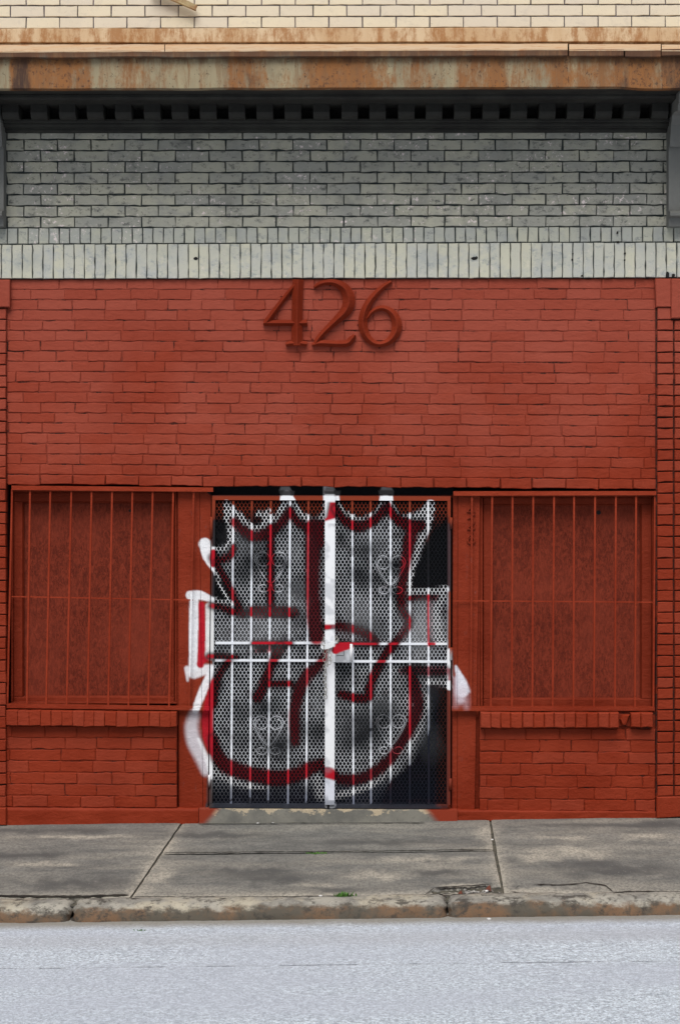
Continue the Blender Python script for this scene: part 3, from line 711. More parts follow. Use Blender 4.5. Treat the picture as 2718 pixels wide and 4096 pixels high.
dl=[(-1000,.2),(0,.0),(40,.1),(60,.75),(100,.75),(135,.2),(335,.15),(400,.1),(860,.15),(1100,.2),(1400,.1),(2000,.2),(2450,.15),(2500,.5),(2530,.3),(2600,.2),(2680,.45),(2718,.6),(3700,.3)]
fr=lambda x:(float(np.interp(x,*zip(*rl))),float(np.interp(x,*zip(*dl))),0,0)
cor=MB()
F0=warp(229,220); F1=lambda x: 356-8*min(x,2500)/2718+(6*sst((x-2450)/150) if x>2450 else 0)
strip(cor,XL,XR,F0,F1,.57,.52,.004,12,fr,wav=2)
# soffit board behind the fascia
sof=MB()
a=[(.565,354,350),(.565,349,345)]
def zat(y,d): return ZC+(HY-y)*(DIST-d)/F
cornice=link('cornice',cor,RUF,bld)
mb=MB(); XA=(XL-HX)*DIST/F; XB=(XR-HX)*DIST/F
def hbox(mb,d0,d1,z0,z1,mi=0,x0=None,x1=None):
    x0=XA if x0 is None else x0; x1=XB if x1 is None else x1
    v=[(x,-d,z) for d in (d0,d1) for z in (z0,z1) for x in (x0,x1)]
    mb.add(v,[(0,2,3,1),(4,5,7,6),(0,1,5,4),(2,6,7,3),(0,4,6,2),(1,3,7,5)],mi=mi)
zs=zat(350,.57)+.012
hbox(mb,.519,.02,zs,zs+.03); link('soffit',mb,MLD,cornice)
mb=MB(); strip(mb,XL,XR,warp(372,366),warp(398,392),.34,.02,.012); strip(mb,XL,XR,warp(392,386),warp(403,397),.30,.02,.005); link('bed_moulding',mb,MLD,cornice)
mb=MB()
strip(mb,XL,XR,warp(474,470),warp(490,487),.12,.0,.006); strip(mb,XL,XR,warp(489,486),warp(506,503),.095,.0,.008); strip(mb,XL,XR,warp(505,502),warp(514,512),.06,.0,.004); strip(mb,XL,XR,warp(513,511),warp(528,526),.045,.0,.006)
link('architrave_moulding',mb,MLD,cornice)
mb=MB(); strip(mb,XL,XR,warp(398,392),warp(476,472),.045,-.1,.001); link('dentil_backing',mb,DRK,cornice)
# dentils: one, then copies
def dent(x):
    mb=MB(); p=[P(x,405,.20),P(x+65,405,.20)]
    xs0,xs1=p[0].x,p[1].x; zt=p[0].z+.004; zb=P(x,473,.20).z
    pr=[(.05,zt),(.20,zt),(.205,zb+.035),(.19,zb+.012),(.17,zb),(.05,zb)]
    v=[(xs0,-d,z) for d,z in pr]+[(xs1,-d,z) for d,z in pr]; n=len(pr)
    mb.add(v,[tuple(range(n)),tuple(range(2*n-1,n-1,-1))]+[(i,i+n,(i+1)%n+n,(i+1)%n) for i in range(n)])
    return mb
d0=link('dentil',dent(10),MLD,cornice)
for k in range(-8,33):
    if k==0: continue
    o=d0.copy(); col.objects.link(o); o.parent=cornice
    o.location=(d0.location.x+k*112.9*(DIST-.2)/F+R.uniform(-.002,.002), d0.location.y, d0.location.z+ (k*.0022*.15))
# drip edge and flashings
mb=MB()
cuts=[(XL,2268,0),(2274,2492,3),(2498,2640,6),(2644,XR,2)]
for x0,x1,dy in cuts:
    strip(mb,x0,x1,lambda x,dy=dy:206-11*x/2718+dy*.6,lambda x,dy=dy:231-9*x/2718+dy,.605,.50,.004,25,lambda x:(fr(x)[0]*.7,fr(x)[1]+(.3 if x>2480 else 0),0,0),wav=3 if x1<3000 and x0<2000 else 5)
link('drip_edge',mb,RUD,cornice)
mb=MB()
for x0,x1,dy in [(XL,658,0),(661,2268,0),(2274,2640,3),(2644,XR,6)]:
    n=max(2,int((x1-x0)/40)); vs=[];fs=[]
    for i in range(n+1):
        x=lerp(x0,x1,i/n); wv=2*mnoise.noise(Vector((x*.01,0,5)))
        a=P(x,178-5*x/2718+dy*.8+wv,.05); b=P(x,206-11*x/2718+dy+wv,.606)
        vs+=[a,b,b+Vector((0,.0,-.006)),a+Vector((0,0,-.03))]
    for i in range(n):
        for k in range(4): o=i*4+k; o2=i*4+(k+1)%4; fs.append((o,o2,o2+4,o+4))
    fs+= [(3,2,1,0),(4*n,4*n+1,4*n+2,4*n+3)]
    mb.add(vs,fs)
link('sloped_flashing',mb,RUS,cornice)
mb=MB()
strip(mb,XL,XR,warp(114,109),lambda x:170-4*x/2718,.075,.02,.004,30,wav=2); strip(mb,XL,XR,lambda x:169-4*x/2718,lambda x:181-4*x/2718,.052,.0,.003,30,wav=1)
link('wall_flashing',mb,RUU,cornice)
# frieze
mb=MB()
yt=warp(513,513); yb=warp(912,906)
backbox(mb,XL,XR,warp(400,395),yb,-.006,-.3)
courses(mb,22,2668,yt,yb,9,134.5,29,95,.005,-.02,5.4,4.6,.0018,.0028,jx=1)
courses(mb,-970,-110,yt,yb,9,134.5,29,95,.005,-.02,5.4,4.6,.0018,.0028,jx=1)
courses(mb,2800,3670,yt,yb,9,134.5,29,95,.005,-.02,5.4,4.6,.0018,.0028,jx=1)
link('frieze_wall',mb,[CRFR,MOD],bld)
def upright(mb,x0,x1,yt,yb,pitch,ph,dF,dB,hg=3.6,mi=0):
    x=ph+math.floor((x0-ph)/pitch)*pitch
    while x<x1:
        a,b=x+hg/2,x+pitch-hg/2
        brick(mb,[(a,yt(a)+2),(b,yt(b)+2),(b,yb(b)-2),(a,yb(a)-2)],dF+R.gauss(0,.0012),dB,.0012,.003,mi=mi)
        x+=pitch*(1+R.uniform(-.02,.02)) if False else pitch
mb=MB(); yt=warp(912,906); yb=warp(977,968); backbox(mb,XL,XR,yt,yb,.0,-.3); upright(mb,XL,XR,yt,yb,41.6,30,.012,-.02); link('rowlock_course',mb,[CRRO,MOD],bld)
mb=MB(); yt=warp(977,968); yb=warp(1116,1111); backbox(mb,XL,XR,yt,yb,.013,-.3); upright(mb,XL,XR,yt,yb,41.5,48,.026,-.02,3.4)
sc_=link('soldier_course',mb,[CRSO,MOD],bld)
for hx,hy,rw,rh in [(784,1034,9,7),(1895,1034,12,6),(1904,1030,6,5),(2287,1038,4,5),(2289,1015,3,3),(2497,1013,4,5),(2496,1040,3,4),(2325,1103,5,4),(2470,968,6,5),(2468,930,3,6),(2668,1099,7,14),(2690,1102,8,10),(630,1110,3,5)]:
    mb=MB(); c=P(hx,hy,.0305); n=9; vs=[c+Vector((0,.0005,0))]+[c+Vector((math.cos(t*2*math.pi/n)*rw/630*R.uniform(.7,1.2),0,math.sin(t*2*math.pi/n)*rh/630*R.uniform(.7,1.2))) for t in range(n)]
    vs+=[v+Vector((0,.02,0)) for v in vs[1:]]
    mb.add(vs,[(0,(t+1)%n+1,t+1) for t in range(n)]+[(t+1,(t+1)%n+1,(t+1)%n+1+n,t+1+n) for t in range(n)]); link('chipped_hole',mb,DRK,sc_)
# brackets
PRF=[(352,.50),(366,.49),(372,.44),(384,.42),(413,.415),(416,.39),(442,.385),(448,.27),(462,.21),(500,.165),(560,.135),(586,.125),(590,.085),(842,.085),(845,.125),(852,.14),(862,.138),(868,.12),(872,.10),(905,.085)]
def bracket(xe,side):
    mb=MB(); X0=(xe-HX)*DIST/F; X1=X0+side*.21
    v0=[];pr=[(-.05,zat(352,.5))]+[(d,zat(y,d)) for y,d in PRF]+[(-.05,zat(905,.085))]
    n=len(pr); xs=(X0,X1) if side>0 else (X1,X0)
    v=[(xs[0],-d,z) for d,z in pr]+[(xs[1],-d,z) for d,z in pr]
    mb.add(v,[tuple(range(n)),tuple(range(2*n-1,n-1,-1))]+[(i,i+n,(i+1)%n+n,(i+1)%n) for i in range(n)])
    return link('bracket',mb,STN,bld)
bracket(27,-1); bracket(2662,1)
# red wall over the openings
YRT=warp(1118,1113); YRB=warp(1936,1958); YRL=warp(1897,1917)
mb=MB()
slab(mb,[(XL,YRT(XL)),(XR,YRT(XR)),(XR,YRB(XR)-2),(XL,YRB(XL)-2)],-.0022,-.3,.0005,mi=1)
courses(mb,28,2624,YRT,YRL,19,131,30,92,.0022,-.02,3.2,1.6,.0018,.0034,jx=7)
link('painted_wall',mb,[RED,REDM],bld)
mb=MB()
x=30
while x<2615:
    L=R.choice([131,131,126,136]); xe=min(x+L,2622)
    brick(mb,[(x+1.5,YRL(x)+2),(xe-1.5,YRL(xe)+2),(xe-1.5,YRB(xe)+R.uniform(-2,3)),(x+1.5,YRB(x)+R.uniform(-2,3))],.012+R.gauss(0,.001),-.15,.002,.004); x=xe
link('lintel_course',mb,RED,bld)
# piers
def pier(x0,x1,ybase,side,capb):
    mb=MB(); yt=warp(1118,1113); ybs=warp(*ybase); rows=44
    backbox(mb,x0,x1,yt,lambda x:3300-32*x/2718-2,.014,-.3,mi=1)
    # header stack next to the recessed wall, vertical joint, then the next stack
    edges=[x1-(x1-x0)*0, ] 
    if side<0: cols_=[(x1-62,x1),(x1-130,x1-68),(x1-198,x1-136)]
    else: cols_=[(x0+7,x0+70),(x0+76,x0+139),(x0+145,x0+207)]
    for r in range(rows):
        for a,b in cols_:
            y0=lambda x:lerp(capb,ybs(x),r/rows)+2.2; y1=lambda x:lerp(capb,ybs(x),(r+1)/rows)-2.2
            brick(mb,[(a,y0(a)),(b,y0(b)),(b,y1(b)),(a,y1(a))],.030+R.gauss(0,.0012),-.02,.0015,.004)
    if side>0: brick(mb,[(x0+7,1231),(x0+60,1231),(x0+60,1277),(x0+7,1277)],.030,-.02,.0015,.004)
    p=link('pier',mb,[RED,REDP],bld)
    mb=MB()
    if side<0: slab(mb,[(x1-210,1119),(x1+16,1118),(x1+16,1228),(x1-210,1228)],.045,-.02,.005)
    else:
        slab(mb,[(x0-2,1114),(x0+62,1114),(x0+62,1228),(x0+2,1228)],.042,-.02,.005); slab(mb,[(x0+62.5,1114),(x0+212,1114),(x0+212,1273),(x0+62.5,1273)],.050,-.02,.005)
    link('pier_cap',mb,RED,p)
    mb=MB(); 
    if side<0: slab(mb,[(x1-205,3231),(x1+2,3231),(x1+1,3302),(x1-205,3302)],.036,-.02,.006)
    else: slab(mb,[(x0+4,3188),(x0+212,3184),(x0+212,3262),(x0+4,3274)],.036,-.02,.006)
    link('pier_base',mb,RED,p)
pier(-175,24,(3231,3231-46),-1,1232); pier(2620,2830,(3231,3186),1,1279)
# plain painted bays beyond the piers
for x0,x1 in ((XL,-178),(2834,XR)):
    mb=MB(); slab(mb,[(x0,YRT(x0)),(x1,YRT(x1)),(x1,3300-32*x1/2718),(x0,3300-32*x0/2718)],-.004,-.3,.0005,mi=1)
    courses(mb,x0+4,x1-4,YRT,lambda x:3240-32*x/2718,50,131,30,92,.0015,-.02,3.4,3.4,.0013,.0032,jx=6); link('side_wall',mb,[RED,REDM],bld)
# apron walls, sills, plinths
def apron(x0,x1,y0,y1,yp):
    mb=MB(); slab(mb,[(x0,y0[0]-70),(x1,y0[1]-70),(x1,yp[1]+6),(x0,yp[0]+6)],-.003,-.3,.0005,mi=1)
    Yt=lambda x:lerp(y0[0],y0[1],(x-x0)/(x1-x0)); Yb=lambda x:lerp(y1[0],y1[1],(x-x0)/(x1-x0))
    courses(mb,x0,x1,Yt,Yb,7,131,x0+R.uniform(20,60),x0+R.uniform(80,110),.0022,-.02,2.8,1.6,.0020,.0036,jx=9)
    a=link('apron_wall',mb,[RED,REDM],bld); return a
apron(18,708,(2905,2905),(3228,3232),(3290,3290)); apron(1916,2620,(2912,2915),(3243,3248),(3280,3275))
def plinth(q):
    mb=MB(); n=40; TL,TR,BR,BL=q
    vs=[];cs=[];fs=[]
    for i in range(n+1):
        a=i/n
        for k in range(6):
            b=k/5; x=lerp(lerp(TL[0],TR[0],a),lerp(BL[0],BR[0],a),b); y=lerp(lerp(TL[1],TR[1],a),lerp(BL[1],BR[1],a),b)+(3*mnoise.noise(Vector((x*.03,0,1))) if k==0 else 0)
            vs.append(P(x,y,.012+.006*mnoise.noise(Vector((x*.03,y*.05,2))))); cs.append((.5,.5,.5,0))
        v=vs[-6]; vs.insert(len(vs)-6,Vector((v.x,.04,v.z))); cs.append((.5,.5,.5,0))
    for i in range(n):
        for k in range(6): o=i*7+k; fs.append((o,o+1,o+8,o+7))
    mb.add(vs,fs,cs,0,True); link('plinth',mb,RED,bld)
plinth([(20,3231),(794,3236),(794,3296),(20,3302)]); plinth([(1829,3241),(2622,3247),(2622,3274),(1829,3286)])
def sill(x0,x1,y0,y1,skip):
    mb=MB(); x=x0; i=0
    slab(mb,[(x0+2,y0[0]+4),(x1-2,y0[1]+4),(x1-2,y1[1]-5),(x0+2,y1[0]-5)],.012,-.1,.002,mi=1)
    while x<x1-10:
        p=43.5+R.uniform(-4,4); xe=x+p if x+p<x1-14 else x1
        f=lambda xx,y:lerp(y[0],y[1],(xx-x0)/(x1-x0))
        if not (skip and skip[0]<(x+xe)/2<skip[1]):
            brick(mb,[(x+.3,f(x,y0)+R.uniform(-1,1)),(xe-.3,f(xe,y0)+R.uniform(-1,1)),(xe-.3,f(xe,y1)+R.uniform(-2,2)),(x+.3,f(x,y1)+R.uniform(-2,2))],.062+R.gauss(0,.0012 if not skip else .003),-.08,.001,.003 if not skip else .006)
        else:
            brick(mb,[(x+8,f(x,y0)+6),(xe-8,f(xe,y0)+8),(xe-10,f(xe,y1)-16),(x+6,f(x,y1)-8)],.028,-.05,.006,.008)
        x=xe
    link('window_sill',mb,[RED,REDM],bld)
sill(25,706,(2842,2850),(2902,2908),None); sill(1920,2611,(2851,2852),(2914,2910),(2490,2535))
# windows: painted frames round particle board
def ring(mb,x0,y0,x1,y1,l,t,r,b,dF,dB):
    slab(mb,rect(x0,y0,x1,y0+t),dF,dB,.003); slab(mb,rect(x0,y1-b,x1,y1),dF+.001,dB,.003)
    slab(mb,rect(x0,y0+t+.4,x0+l,y1-b-.4),dF-.001,dB,.003); slab(mb,rect(x1-r,y0+t+.4,x1,y1-b-.4),dF-.001,dB,.003)
def window(x0,y0,x1,y1,bx0,by0,bx1,by1,hx,hy,hr,lab):
    mb=MB(); ring(mb,x0,y0,x1,y1,9,12,9,8,-.055,-.2)
    ring(mb,x0+11,y0+13,x1-11,y1-9,bx0-x0-15,by0-y0-18,x1-bx1-15,y1-by1-12,-.085,-.2)
    ring(mb,bx0-5,by0-5,bx1+5,by1+5,6,6,6,6,-.105,-.2)
    wnd=link('window',mb,REDW,bld)
    mb=MB(); slab(mb,rect(bx0-3,by0-3,bx1+3,by1+3),-.125,-.18,.001); bd=link('board',mb,OSB,wnd)
    mb=MB(); c=P(hx,hy,-.1235); n=14; r=hr/630
    v=[c+Vector((math.cos(t*2*math.pi/n)*r,0,math.sin(t*2*math.pi/n)*r)) for t in range(n)]; v+=[q+Vector((0,.02,0)) for q in v]
    mb.add(v,[tuple(range(n))]+[(t,(t+1)%n,(t+1)%n+n,t+n) for t in range(n)]); link('bored_hole',mb,DRK,bd)
window(44,1958,708,2816,95,2012,682,2785,521,2043,6,'')
window(1920,1978,2614,2834,1968,2021,2560,2793,2392,2050,9,'')
# door columns with spray paint
mb=MB(); panel(mb,[(712,1966),(797,1966),(811,3231),(717,3231)],-.03,-.2,4,S); panel(mb,[(798.5,1966),(844,1966),(831,3231),(812.5,3231)],-.034,-.2,4,S); link('door_column',mb,REDS,bld)
mb=MB(); panel(mb,[(1811,1980),(1829,1980),(1827,3240),(1806,3240)],-.036,-.2,4,S); panel(mb,[(1830.5,1980),(1917,1980),(1896,3240),(1828.5,3240)],-.03,-.2,4,S); link('door_column',mb,REDS,bld)
mb=MB(); slab(mb,[(1897,1980),(1921,1980),(1917,3242),(1897,3242)],-.06,-.2,.002); link('jamb_filler',mb,REDW,bld)
mb=MB(); slab(mb,[(700,1966),(713,1966),(718,3231),(704,3231)],-.065,-.2,.002); link('jamb_filler',mb,REDW,bld)
# doorway
mb=MB(); panel(mb,[(846,1934),(1812,1944),(1812,1990),(846,1984)],-.09,-.25,4,S); link('door_head',mb,sprayed('door_head_paint',.8,1,0),bld)
mb=MB(); panel(mb,[(846,1986),(1812,1990),(1806,3242),(832,3242)],-.16,-.22,6,B); link('door',mb,DOORM,bld)
mb=MB(); hbox(mb,-.21,-.4,-.2,5.6,0,XA,XB); link('inner_wall',mb,DRK,bld)
mb=MB(); hbox(mb,-.3,-6,-.2,5.9,0,XA,XB); link('rear_block',mb,plain('rear_brick_tone',(.3,.28,.22),(.25,.23,.2),3),bld)
mb=MB(); panel(mb,[(796,3237),(1828,3242),(1828,3296),(796,3300)],.026,-.25,4,stp); link('doorstep',mb,STEP,bld)

# ------------------------------------------------------------------ security gate
gate=empty('security_gate',P(1320,3235,-.02),'double steel gate with expanded mesh and scrolls, sprayed white, red and black','gate')
def sample_b(cv,x,y,gain):
    r,g,b,a=sample(cv,x,y)
    if r>2.2*g: return (min(r*1.05,.48),g,b,a)
    if gain<=1: return (r,g,b,a)
    l=(r+g+b)/3; k=min(.80,.10+l*1.9)/max(l,1e-3) if l>.035 else 1.0
    return (r*k,g*k,b*k,a)
def gp(name,qs,dF,dB,parent,step=4,m=None,gain=1.0):
    mb=MB()
    for q in qs: panel(mb,q,dF,dB,step,S,0,gain)
    return link(name,mb,m or GATEM,parent)
gp('gate_frame',[[(848,1981),(1801,1984),(1801,2003),(848,2000)],[(837,3215),(1790,3220),(1790,3235),(836,3231)],[(848,2001),(861,2001),(849,3214),(836,3214)],[(1788,2004),(1801,2004),(1799,3219),(1785,3219)]],.0,-.035,gate)
gp('centre_post',[[(1299,1976),(1340,1976),(1337,3219),(1299,3219)]],.018,-.02,gate)
for q in ([(862,2567),(1298,2567),(1298,2577),(862,2577)],[(860,2637),(1298,2638),(1298,2647),(860,2646)],[(1341,2571),(1787,2571),(1787,2580),(1341,2580)],[(1341,2641),(1787,2642),(1787,2651),(1341,2650)]):
    gp('cross_rail',[q],-.002,-.014,gate,3,None,1.3)
for xt,xb in [(933,924),(1007,1000),(1083,1072),(1160,1151),(1233,1224),(1408,1413),(1481,1483),(1561,1561),(1638,1638),(1711,1714)]:
    gp('bar',[[(xt-4,2003),(xt+4,2003),(xb+4,3217),(xb-4,3217)]],-.006,-.018,gate,3,None,1.3)
# expanded mesh
def mesh_leaf(x0t,x1t,x0b,x1b,y0,y1,pitch=15.0,h=24.6):
    mb=MB(); ni=int((x1t-x0t)/(pitch/2)); nj=int((y1-y0)/(h/2)); 
    t=(DIST+.026)/F
    def node(i,j):
        b=j/nj; a=i/ni; x=lerp(lerp(x0t,x1t,a),lerp(x0b,x1b,a),b); y=lerp(y0,y1,b); return x,y
    vs=[];cs=[];fs=[]
    hw=1.0*t; hd=.0014
    for j in range(nj+1):
        for i in range(ni+1):
            if (i+j)%2: continue
            x,y=node(i,j); c1=sample_m(S,x,y)
            for di in (-1,1):
                if 0<=i+di<=ni and j<nj:
                    x2,y2=node(i+di,j+1); c2=sample_m(S,x2,y2)
                    ym=3.2
                    A=P(x+di*.6,y+ym,-.026); Bv=P(x2-di*.6,y2-ym,-.026+ .0)
                    dv=(Bv-A).normalized(); nn=Vector((-dv.z,0,dv.x))*hw
                    o=len(vs)
                    for q,c in ((A,c1),(Bv,c2)):
                        for off in (nn+Vector((0,-hd,0)),-nn+Vector((0,-hd,0)),-nn+Vector((0,hd,0)),nn+Vector((0,hd,0))): vs.append(q+off); cs.append(c)
                    for u in range(4): w_=(u+1)%4; fs.append((o+u,o+w_,o+4+w_,o+4+u))
            # knuckle
            A=P(x,y-3.8,-.0255); Bv=P(x,y+3.8,-.0255); o=len(vs); nn=Vector((1.5*t,0,0))
            for q in (A,Bv):
                for off in (nn+Vector((0,-hd,0)),-nn+Vector((0,-hd,0)),-nn+Vector((0,hd,0)),nn+Vector((0,hd,0))): vs.append(q+off); cs.append(c1)
            for u in range(4): w_=(u+1)%4; fs.append((o+u,o+w_,o+4+w_,o+4+u))
    mb.add(vs,fs,cs); return mb
link('wire_mesh',mesh_leaf(861,1300,849,1300,2009,3212),GATEM,gate)
link('wire_mesh',mesh_leaf(1340,1788,1338,1786,2012,3216),GATEM,gate)
def scroll(xc,yt,yb,hw):
    H=yb-yt
    for sgn in (-1,1):
        mb=MB(); r=hw*.47; cx=hw*.53; cy=yt+r
        pts=[]
        tip=(2.5,yt+H*.76)
        for k in range(9):
            a=k/9; # from tip to outermost point, bowed
            x=lerp(tip[0],cx+r,a**.85); y=lerp(tip[1],cy+r*.2,a)+ H*.03*math.sin(a*math.pi)
            pts.append((x,y))
        for k in range(0,30):
            th=-math.radians(k*15.5); rr=r if k<14 else r*(1-.55*(k-14)/16); ccx=cx if k<14 else cx+r*.06*(k-14)/16
            pts.append((ccx+rr*math.cos(th),cy+rr*math.sin(th)*(1.0)))
        tube(mb,[P(xc+sgn*x,y,.008) for x,y in pts],.0028,6,canvas=S)
        link('scroll',mb,GATEM,gate)
        mb=MB(); pts=[]; r2=hw*.36; cx2=hw*.44; cy2=yt+H*.86
        pts.append((2,yt+H*.78)); pts.append((6,yt+H*.86))
        for k in range(20):
            th=math.radians(170-k*17); rr=r2*(1-.5*max(0,k-8)/12)
            pts.append((cx2+rr*math.cos(th),cy2+rr*math.sin(th)*.75))
        tube(mb,[P(xc+sgn*x,y,.008) for x,y in pts],.0028,6,canvas=S)
        link('scroll',mb,GATEM,gate)
scroll(1083,2208,2374,64); scroll(1074,2864,3024,60); scroll(1561,2223,2381,60); scroll(1563,2859,3022,60)
# lock box, hasp, hinges
mb=MB()
panel(mb,[(1334,2574),(1398,2572),(1398,2650),(1334,2648)],.052,.0,3,S)
lk=link('lock_box',mb,GATEM,gate)
mb=MB()
pts=[P(1400,2574,.03),P(1405,2580,.03),P(1405,2640,.03),P(1400,2648,.03)]; tube(mb,[P(1402,2576,.035),P(1402,2647,.035)],.012,10,(.78,.80,.84,1)); link('lock_cap',mb,GATEM,lk)
mb=MB()
for q in ([(1346,2622),(1374,2621),(1374,2622.4),(1346,2623.4)],[(1374,2604),(1375.4,2604),(1375.4,2622),(1374,2622)]): slab(mb,q,.0535,.05,.0003)
link('lock_seam',mb,DRK,lk)
mb=MB()
v=[P(x,y,.045) for x,y in [(1283,2578),(1300,2576),(1325,2575),(1340,2566),(1352,2558),(1354,2563),(1344,2577),(1330,2588),(1310,2596),(1290,2598),(1282,2592)]]
n=len(v); v+=[q+Vector((0,.02,0)) for q in v]
mb.add(v,[tuple(range(n-1,-1,-1))]+[(t,(t+1)%n,(t+1)%n+n,t+n) for t in range(n)],(.72,.76,.80,1)); link('hasp',mb,GATEM,gate)
for x,y0,y1 in [(1803,2070,2116),(1800,3114,3160),(846,2067,2150),(838,3100,3150),(1803,2590,2640)]:
    mb=MB(); tube(mb,[P(x,y0,.004),P(x-1,y1,.004)],.0085,8,canvas=S); link('hinge',mb,GATEM,gate)
mb=MB(); tube(mb,[P(1312,3219,.0),P(1312,3247,.0)],.008,8,(.01,.01,.012,1)); link('drop_bolt',mb,GATEM,gate)
# chain
chain=empty('chain',P(1300,2800,.04),'loose galvanised chain hanging down the centre post of the gate','chain')
def link_ring(c,ang,rx=.010,rz_=.015,th=.0024,twist=0,colr=(.5,.5,.5,0)):
    pts=[]
    for k in range(13):
        a=k/12*2*math.pi; v=Vector((math.cos(a)*rx*math.cos(twist),math.cos(a)*rx*math.sin(twist),math.sin(a)*rz_))
        v=Vector((v.x*math.cos(ang)-v.z*math.sin(ang),v.y,v.x*math.sin(ang)+v.z*math.cos(ang))); pts.append(c+v)
    mb=MB(); tube(mb,pts,th,5); return mb
path=[(1294,2556),(1292,2572),(1296,2590),(1299,2606),(1300,2622),(1297,2638),(1301,2653),(1298,2668),(1302,2683),(1300,2698),(1303,2712),(1299,2727),(1303,2742),(1301,2757),(1303,2772),(1301,2787)]
for i,(x,y) in enumerate(path): link('chain_link',link_ring(P(x,y,.045),R.uniform(-.15,.15),twist=(0.3 if i%2 else 1.3)),IRON,chain)
for i,(x,y) in enumerate([(1312,2604),(1318,2620),(1321,2636),(1316,2650),(1309,2658),(1346,2556),(1351,2563)]): link('chain_link',link_ring(P(x,y,.06),R.uniform(-.5,.5),twist=(.2 if i%2 else 1.2)),IRON,chain)

# ------------------------------------------------------------------ window grilles
def grille(base,label,tops,bots,trail,brail,mrail,dF):
    g=empty('window_grille',P(*base,dF),label,'window grille','bar grilles over the boarded windows')
    yt=lambda x:lerp(trail[1],trail[3],(x-trail[0])/(trail[2]-trail[0])); yb=lambda x:lerp(brail[1],brail[3],(x-brail[0])/(brail[2]-brail[0])); ym=lambda x:lerp(mrail[1],mrail[3],(x-mrail[0])/(mrail[2]-mrail[0]))
    mb=MB(); panel(mb,[(trail[0],yt(trail[0])),(trail[2],yt(trail[2])),(trail[2],yt(trail[2])+17),(trail[0],yt(trail[0])+18)],dF+.016,dF-.022,6,None); link('top_rail',mb,REDG,g)
    mb=MB(); panel(mb,[(brail[0],yb(brail[0])),(brail[2],yb(brail[2])),(brail[2],yb(brail[2])+15),(brail[0],yb(brail[0])+17)],dF+.012,dF-.018,4,S); link('bottom_rail',mb,REDS,g)
    mb=MB(); panel(mb,[(mrail[0],ym(mrail[0])-2.5),(mrail[2],ym(mrail[2])-2.5),(mrail[2],ym(mrail[2])+2.5),(mrail[0],ym(mrail[0])+2.5)],dF-.009,dF-.013,6,None); link('middle_rail',mb,REDG,g)
    for a,b in zip(tops,bots):
        mb=MB(); panel(mb,[(a-3.6,yt(a)+15),(a+3.6,yt(a)+15),(b+3.6,yb(b)+4),(b-3.6,yb(b)+4)],dF+.004,dF-.008,4,S if 700<a<1900 else None); link('bar',mb,REDS if 700<a<1900 else REDG,g)
    return g
grille((440,2840),'rust red bar grille over the boarded window left of the gate',[49,121,202,286,367,449,530,611,693,775],[30,108,185,267,350,433,514,593,676,756],(47,1942,852,1950),(27,2815,836,2827),(45,2386,772,2400),.005)
grille((2200,2850),'rust red bar grille over the boarded window right of the gate',[1886,1967,2048,2131,2214,2294,2378,2461,2542,2617],[1881,1961,2045,2127,2208,2291,2373,2457,2537,2611],(1812,1965,2622,1964),(1806,2827,2616,2828),(1810,2403,2616,2409),.005)

# ------------------------------------------------------------------ numerals
def cat_rom(pts,n=8):
    out=[]; p=[pts[0]]+list(pts)+[pts[-1]]
    for i in range(1,len(p)-2):
        for k in range(n):
            t=k/n; out.append(tuple(.5*((2*p[i][c])+(-p[i-1][c]+p[i+1][c])*t+(2*p[i-1][c]-5*p[i][c]+4*p[i+1][c]-p[i+2][c])*t*t+(-p[i-1][c]+3*p[i][c]-3*p[i+1][c]+p[i+2][c])*t**3) for c in range(3)))
    out.append(tuple(pts[-1])); return out
def ridge(mb,pts,f,dB,base,peak,sc):
    rr=[]; N=len(pts)
    for i in range(N):
        a=pts[max(i-1,0)]; b=pts[min(i+1,N-1)]; tx,ty=b[0]-a[0],b[1]-a[1]; L=math.hypot(tx,ty) or 1; nx,ny=-ty/L,tx/L; x,y,w_=pts[i]; h=w_/2
        def q(s_,d): 
            X,Y=f(x+nx*h*s_,y+ny*h*s_); return P(X,Y,d)
        pk=base+peak*min(1,w_/70)
        rr.append([q(-1,dB),q(-1,base),q(-.05,pk),q(.05,pk),q(1,base),q(1,dB)])
    rings(mb,rr,(.5,.5,.5,0),True)
SH={'4':[[(572,132,84),(566,300,86),(563,470,86),(563,600,88),(562,648,100)],[(558,160,30),(440,310,42),(322,470,50)],[(300,474,34),(330,474,46),(560,474,46),(620,474,50),(643,472,58)],[(476,642,34),(520,634,42),(600,634,42),(640,640,40)]],
    '2':[[(700,196,26),(735,172,38),(790,156,44),(860,160,56),(925,195,78),(962,255,96),(968,320,98),(940,385,86),(880,445,66),(800,520,50),(735,590,44),(700,648,34)],[(680,645,26),(750,632,50),(860,636,50),(955,632,56),(990,600,50),(1015,568,26)]],
    '6':[[(1302,150,26),(1250,182,40),(1190,236,50),(1130,310,60),(1092,390,68),(1078,480,72),(1100,565,66),(1150,622,52),(1213,640,44),(1280,618,56),(1330,560,74),(1345,485,80),(1320,412,68),(1270,368,48),(1210,358,40),(1150,388,34),(1108,440,26)]]}
BB={'4':(298,135,645,657),'2':(676,135,1028,660),'6':(1042,135,1385,665)}
def digit(ch,f,parent,dB,base,peak,m,sc):
    mb=MB()
    for st in SH[ch]: ridge(mb,cat_rom(st,6),f,dB,base,peak,sc)
    return link('numeral',mb,m,parent)
hn=empty('house_number',P(1320,1388,.0),'large raised house number 426 in dark red, on the brick high above the gate','house number')
hn_f=lambda x,y:(900+x/1.96,1050+y/1.96)
for ch in '426': 
    o=digit(ch,hn_f,hn,-.002,.022,.036,REDD,1)
